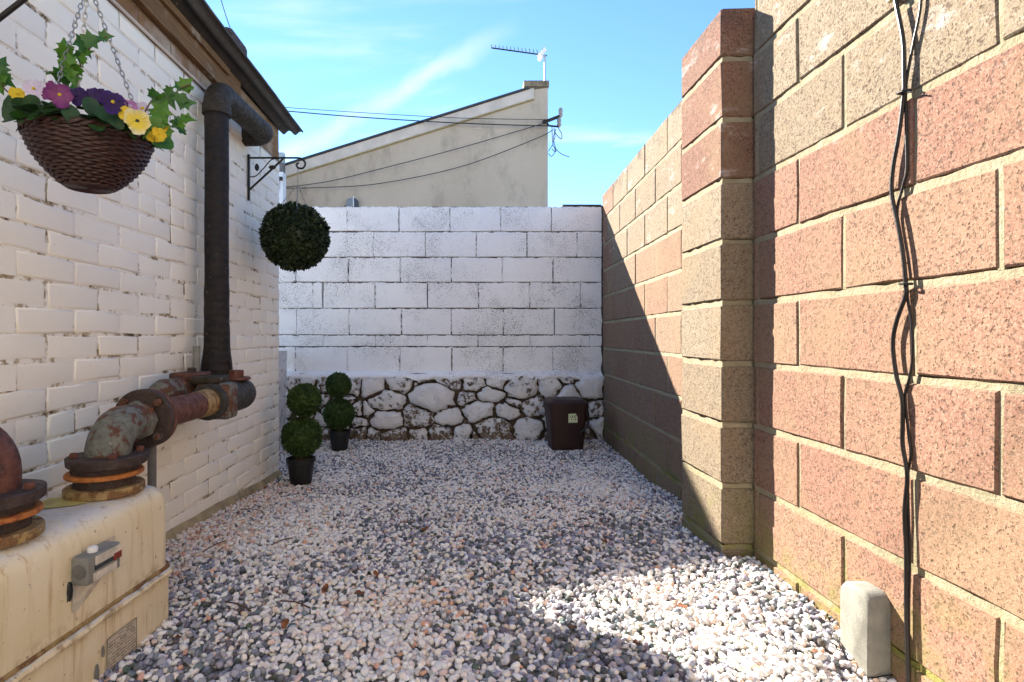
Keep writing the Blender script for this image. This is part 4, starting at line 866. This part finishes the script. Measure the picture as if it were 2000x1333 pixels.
# ------------------------------------------------------------------ brown food waste bin
bn = tag(empty('food_waste_bin', (.846, 4.50, .0), R(2)), 'brown plastic caddy bin with a pale numbered sticker in the far right corner', 'bin')
def taper(x0, y0, x1, y1, z0, z1, r, n=5):
    V = []; A_ = rrect(x0, y0, r, n); 
    def rr2(hx, hy):
        P = []
        for cx, cy, a0 in ((hx-r, hy-r, 0), (-hx+r, hy-r, 90), (-hx+r, -hy+r, 180), (hx-r, -hy+r, 270)): P += [(cx+r*math.cos(R(a0+90*i/n)), cy+r*math.sin(R(a0+90*i/n))) for i in range(n+1)]
        return P
    a, b = rr2(x0, y0), rr2(x1, y1); k = len(a); V = [(x, y, z0) for x, y in a]+[(x, y, z1) for x, y in b]
    return V, [(i, (i+1) % k, k+(i+1) % k, k+i) for i in range(k)]+[tuple(range(k-1, -1, -1)), tuple(range(k, 2*k))]
MB().add(*taper(.125, .11, .150, .135, 0, .335, .03)).build('body', 'brown_plastic', bn, True, 40)
MB().add(*taper(.157, .142, .160, .145, .330, .375, .03)).add(*taper(.160, .145, .128, .115, .375, .402, .03)).build('lid', 'brown_plastic', bn, True, 40)
MB().tube(bez([(.155, 0, .345), (.172, -.05, .30), (.150, -.135, .21), (.08, -.158, .14)], 8), .008, 8).build('handle', 'black_plastic', bn, True)
ta = math.atan(.025/.335); tilt = Matrix.Rotation(-ta*-1, 3, 'X')
ly = lambda z: -(.11+.025*z/.335)
stk = MB().add([(-.004, ly(.222)-.002, .222), (.068, ly(.222)-.002, .222), (.068, ly(.268)-.002, .268), (.052, ly(.295)-.002, .295), (-.004, ly(.293)-.002, .293)], [(0, 1, 2, 3, 4)]).build('sticker', 'label_paper', bn)
def stroke(mb, P, w=.0042):
    pts = bez([(x, ly(z)-.0035, z) for x, z in P], 5)
    for a, b in zip(pts, pts[1:]):
        d = (b-a).normalized(); s_ = Vector((d.z, 0, -d.x))*w/2; mb.add([a-s_-d*.0008, a+s_-d*.0008, b+s_+d*.0008, b-s_+d*.0008], [(0, 1, 2, 3)])
nm = MB(); stroke(nm, [(.010, .268), (.013, .277), (.022, .276), (.029, .278)]); stroke(nm, [(.029, .278), (.024, .262), (.020, .244)]); stroke(nm, [(.057, .280), (.048, .277), (.041, .278)]); stroke(nm, [(.041, .278), (.040, .264)]); stroke(nm, [(.040, .264), (.050, .266), (.055, .256), (.049, .245), (.038, .247)])
stroke(nm, [(.004, .228), (.03, .2275), (.062, .228)], .0015)
nm.build('number', 'ink', stk)

# ------------------------------------------------------------------ cable, cable cover on the near right wall
XW = 1.07
def onw(u, v, off=.008):
    X = XW-off; Y = X*F/(u-U0); return Vector((X, Y, CZ-(v-V0)/F*Y))
cb = tag(empty('black_cable', onw(1772, 1320)), 'pair of wavy black cables tied down the near right wall', 'cable'); cl = cb.location
c1 = [(1744, -40), (1750, 5), (1764, 80), (1766, 150), (1765, 185), (1756, 260), (1744, 330), (1742, 380), (1754, 440), (1764, 500), (1769, 555), (1768, 580), (1752, 625), (1744, 670), (1750, 730), (1762, 780), (1763, 830), (1763, 870), (1772, 930), (1767, 1000), (1770, 1080), (1770, 1180), (1772, 1260), (1774, 1340)]
c2 = [(1800, -40), (1797, 20), (1783, 90), (1772, 150), (1769, 185), (1770, 260), (1771, 330), (1764, 362), (1752, 420), (1764, 500), (1771, 555), (1773, 585), (1781, 640), (1782, 700), (1776, 740), (1768, 775), (1775, 850), (1779, 890), (1773, 930), (1774, 1000), (1777, 1080), (1775, 1180), (1775, 1260), (1776, 1340)]
MB().tube(bez([onw(u, v, .012)-cl for u, v in c1], 6), .0048, 10).build('cable', 'black_cable', cb, True); MB().tube(bez([onw(u, v, .005)-cl for u, v in c2], 6), .0032, 10).build('cable', 'black_cable', cb, True)
for u, v in ((1767, 180), (1770, 555)):
    c = onw(u, v, .012)-cl; MB().tube([c+Vector((.011*math.cos(t)-.001, .014*math.sin(t), .001*math.sin(t))) for t in (2*math.pi*i/12 for i in range(12))], .003, 6, closed=True).build('cable_tie', 'black_plastic', cb)
c = onw(1767, 180, .016)-cl; MB().tube([c, c+Vector((-.006, .018, .004))], .0025, 5).build('tie_tail', 'black_plastic', cb); MB().tube([c, c+Vector((-.004, -.026, -.012))], .0022, 5).build('tie_tail', 'black_plastic', cb)
MB().box(onw(1742, -4, .012)-cl, (.012, .02, .012)).build('yellow_clip', 'yellow_sticker', cb)
# moulded cover
cv = tag(empty('cable_cover', (XW, 1.437, .02)), 'small round topped stone coloured cover box at the foot of the near right wall', 'cover')
out = []; hw, H, rt = .054, .236, .034
for cx, a0 in ((hw-rt, 0), (-hw+rt, 90)): out += [(cx+rt*math.cos(R(a0+90*i/6)), H-rt+rt*math.sin(R(a0+90*i/6))) for i in range(7)]
out += [(-hw, -.07), (hw, -.07)]
k = len(out); V = []
for d, s_ in ((0., 1.0), (-.045, 1.0), (-.052, .965), (-.055, .90)):
    V += [(d, y*s_, (z-.08)*(s_ if z > .08 else 1)+.08) for y, z in out]
MB().add(V, [(r*k+i, r*k+(i+1) % k, (r+1)*k+(i+1) % k, (r+1)*k+i) for r in range(3) for i in range(k)]+[tuple(range(3*k, 4*k))]).build('shell', 'stone_cover', cv, True, 40)
MB().tube(bez([(-.058, .085, .075), (-.066, .045, .068), (-.060, .0, .036), (-.057, -.05, .030), (-.02, -.060, .040), (.0, -.06, .042)], 6), .0016, 5).build('tie_wire', 'black_cable', cv)

# ------------------------------------------------------------------ gravel: countless pebbles, one object
def ico(sub):
    bm = bmesh.new(); bmesh.ops.create_icosphere(bm, subdivisions=sub, radius=1); v = np.array([x.co[:] for x in bm.verts]); f = np.array([[x.index for x in p.verts] for p in bm.faces]); bm.free(); return v, f
rg = np.random.default_rng(5)
sp = .0150; P = []
for j in range(int((5.0-.75)/(sp*.866))):
    for i in range(int(2.95/sp)):
        P.append((-1.56+sp*(i+.5*(j % 2)), .75+j*sp*.866))
P = np.array(P)+rg.normal(size=(len(P), 2))*.0050
xr = np.where(P[:, 1] < 2.04, 1.075, np.where(P[:, 1] < 2.42, .965, 1.128+(P[:, 1]-2.42)*.048))
keep = (P[:, 0] < xr) & (P[:, 0] > np.where(P[:, 1] < 3.62, -1.16, -1.53)) & (P[:, 1] < 4.845) & (P[:, 1] > .75)
P = P[keep]; NP = len(P); print('pebbles', NP)
zgv = np.array([zgx(x, y) for x, y in P]); und = np.array([.012*mnoise.noise((x*2.2, y*2.2, 3)) for x, y in P])
PZv = zgv+und-.008+rg.random(NP)*.012
# colour families
pal = np.array([(.82, .79, .75), (.80, .79, .78), (.78, .71, .62), (.74, .58, .49), (.66, .38, .26), (.21, .23, .29), (.12, .135, .17), (.05, .07, .072), (.33, .34, .41), (.50, .48, .50)])
pr0 = np.array([.32, .19, .075, .065, .022, .105, .09, .085, .095, .05])
fld = np.array([mnoise.noise((x*2.0, y*2.0, 9)) for x, y in P]); fld2 = np.array([mnoise.noise((x*3.2, y*3.2, 19)) for x, y in P])
leftw = np.clip(1-(P[:, 0]+1.18)/.40, 0, 1)*(P[:, 1] < 3.4)
pw = np.tile(pr0, (NP, 1)); pw[:, 5:9] *= (1+2.4*np.clip(fld, -.38, 1))[:, None]; pw[:, 3:5] *= (1+1.4*np.clip(fld2, -.6, 1)+9*leftw)[:, None]; pw[:, 2] *= (1+5*leftw); pw[:, 5:9] *= (1-.6*leftw)[:, None]
cum = np.cumsum(pw/pw.sum(1)[:, None], 1); idx = (rg.random(NP)[:, None] > cum).sum(1).clip(0, 9)
colr = np.clip(pal[idx]*rg.uniform(.82, 1.1, (NP, 1))+rg.normal(size=(NP, 3))*.012, .01, .85)
nearm = P[:, 1] < 2.35
def pebbles(mask, sub):
    bv, bf = ico(sub); NVv = len(bv); variants = []
    for k in range(28):
        dirs = rg.normal(size=(8, 3)); dirs /= np.linalg.norm(dirs, axis=1)[:, None]; w = bv.copy()
        for d in dirs:                              # slice facets off for an angular, worn pebble
            h = w @ d; lim = rg.uniform(.52, .80); ex = np.clip(h-lim, 0, None); w = w-ex[:, None]*d*.97
        variants.append(w)
    variants = np.array(variants); n = int(mask.sum()); var = rg.integers(0, 28, n)
    S = np.stack([rg.uniform(.0082, .0140, n), rg.uniform(.0070, .0108, n), rg.uniform(.0055, .0088, n)], 1)*rg.choice([.68, .9, 1, 1, 1.1, 1.35], (n, 1))
    W = variants[var]*S[:, None, :]
    a = rg.uniform(0, 2*np.pi, n); b = rg.normal(size=n)*.45; c = rg.normal(size=n)*.45
    def rx(t): z, o = np.zeros_like(t), np.ones_like(t); return np.stack([o, z, z, z, np.cos(t), -np.sin(t), z, np.sin(t), np.cos(t)], 1).reshape(-1, 3, 3)
    def ry(t): z, o = np.zeros_like(t), np.ones_like(t); return np.stack([np.cos(t), z, np.sin(t), z, o, z, -np.sin(t), z, np.cos(t)], 1).reshape(-1, 3, 3)
    def rz(t): z, o = np.zeros_like(t), np.ones_like(t); return np.stack([np.cos(t), -np.sin(t), z, np.sin(t), np.cos(t), z, z, z, o], 1).reshape(-1, 3, 3)
    Rm = rz(a) @ rx(b) @ ry(c); W = np.einsum('nij,nvj->nvi', Rm, W)
    W += np.stack([P[mask, 0], P[mask, 1], PZv[mask]], 1)[:, None, :]
    Fi = bf[None]+(np.arange(n)*NVv)[:, None, None]; C = np.repeat(colr[mask], NVv, 0)
    return W.reshape(-1, 3), Fi.reshape(-1, 3), C
v1, f1, k1 = pebbles(nearm, 2); v2, f2, k2 = pebbles(~nearm, 1)
Vn = np.concatenate([v1, v2]); Fn = np.concatenate([f1, f2+len(v1)]); Cn = np.concatenate([k1, k2])
me = bpy.data.meshes.new('gravel'); me.vertices.add(len(Vn)); me.vertices.foreach_set('co', Vn.astype(np.float32).ravel())
me.loops.add(len(Fn)*3); me.loops.foreach_set('vertex_index', Fn.astype(np.int32).ravel()); me.polygons.add(len(Fn)); me.polygons.foreach_set('loop_start', (np.arange(len(Fn))*3).astype(np.int32))
smo = np.concatenate([np.repeat(rg.random(int(nearm.sum())) < .45, len(f1)//int(nearm.sum())), np.repeat(rg.random(int((~nearm).sum())) < .5, 20)])
me.polygons.foreach_set('use_smooth', smo); me.update(calc_edges=True)
ca = me.color_attributes.new('Col', 'FLOAT_COLOR', 'POINT'); ca.data.foreach_set('color', np.concatenate([Cn, np.ones((len(Cn), 1))], 1).astype(np.float32).ravel())
me.materials.append(M['pebbles']); gr = link(bpy.data.objects.new('gravel', me)); tag(gr, 'mixed white grey and pink pebble gravel covering the yard', 'gravel', kind='stuff')
print('gravel tris', len(Fn))

# leaf litter on the gravel
def gpt(u, v):
    Y = 1.5
    for _ in range(12): Y = F*(CZ-zg(Y)-.012)/(v-V0)
    return Vector(((u-U0)/F*Y, Y, zg(Y)+.016))
LEAVES = [(838, 1035, 'small brown dead leaf alone in the middle of the far gravel'), (640, 1148, 'curled brown dead leaf, left one of a row in the middle gravel'), (712, 1165, 'brown dead leaf, lowest of the cluster left of centre'), (355, 1250, 'rust brown dead leaf at the foot of the gas meter corner'), (1118, 1230, 'brown dead leaf just left of the sunlit gravel patch'), (1322, 1190, 'brown dead leaf lying inside the sunlit gravel patch'), (1248, 1263, 'brown dead leaf on the lower edge of the sunlit patch'), (1172, 1058, 'tiny brown dead leaf in the shade above the sunlit patch'), (730, 1122, 'brown dead leaf left of the yard centre, above the others'), (560, 1215, 'brown dead leaf low on the gravel right of the gas meter'), (515, 958, 'orange brown dead leaf against the base of the painted house')]
for i, (u, v, lb) in enumerate(LEAVES):
    p = gpt(u, v); V, Fc = leafmesh(OVAL, .25); s_ = random.uniform(.024, .036); m_3 = Matrix.Rotation(random.uniform(0, 6.28), 3, 'Z') @ Matrix.Rotation(random.uniform(-.5, .5), 3, 'X')
    o = mk('dead_leaf', [m_3 @ Vector((q.x*s_, q.y*s_, q.z*s_+.004*math.sin(9*q.y+i))) for q in V], Fc, 'dead_leaf', None, True, p+Vector((0, 0, .004)))
    tag(o, lb, 'leaf', 'dead leaves scattered on the gravel')
TWIGS = [(548, 1178, 606, 1192, 'reddish dry twig on the gravel right of the gas meter'), (470, 998, 512, 1001, 'dry twig near the foot of the painted house wall'), (440, 1180, 490, 1198, 'bent dry twig closest to the gas meter'), (530, 1068, 572, 1054, 'short dry twig between the house wall and the yard centre'), (395, 1082, 440, 1060, 'dry twig on the peach coloured pebbles beside the house'), (950, 1062, 980, 1070, 'curved dry twig in the middle of the gravel')]
for i, (u0_, v0_, u1_, v1_, lb) in enumerate(TWIGS):
    a, b = gpt(u0_, v0_), gpt(u1_, v1_); o = MB().tube(bez([a+Vector((0, 0, .002)), a.lerp(b, .5)+Vector((0, .006, .006)), b+Vector((0, 0, .002))], 5), .0024, 6).build('twig', 'twig_bark', None, True)
    tag(o, lb, 'twig', 'dry twigs scattered on the gravel')
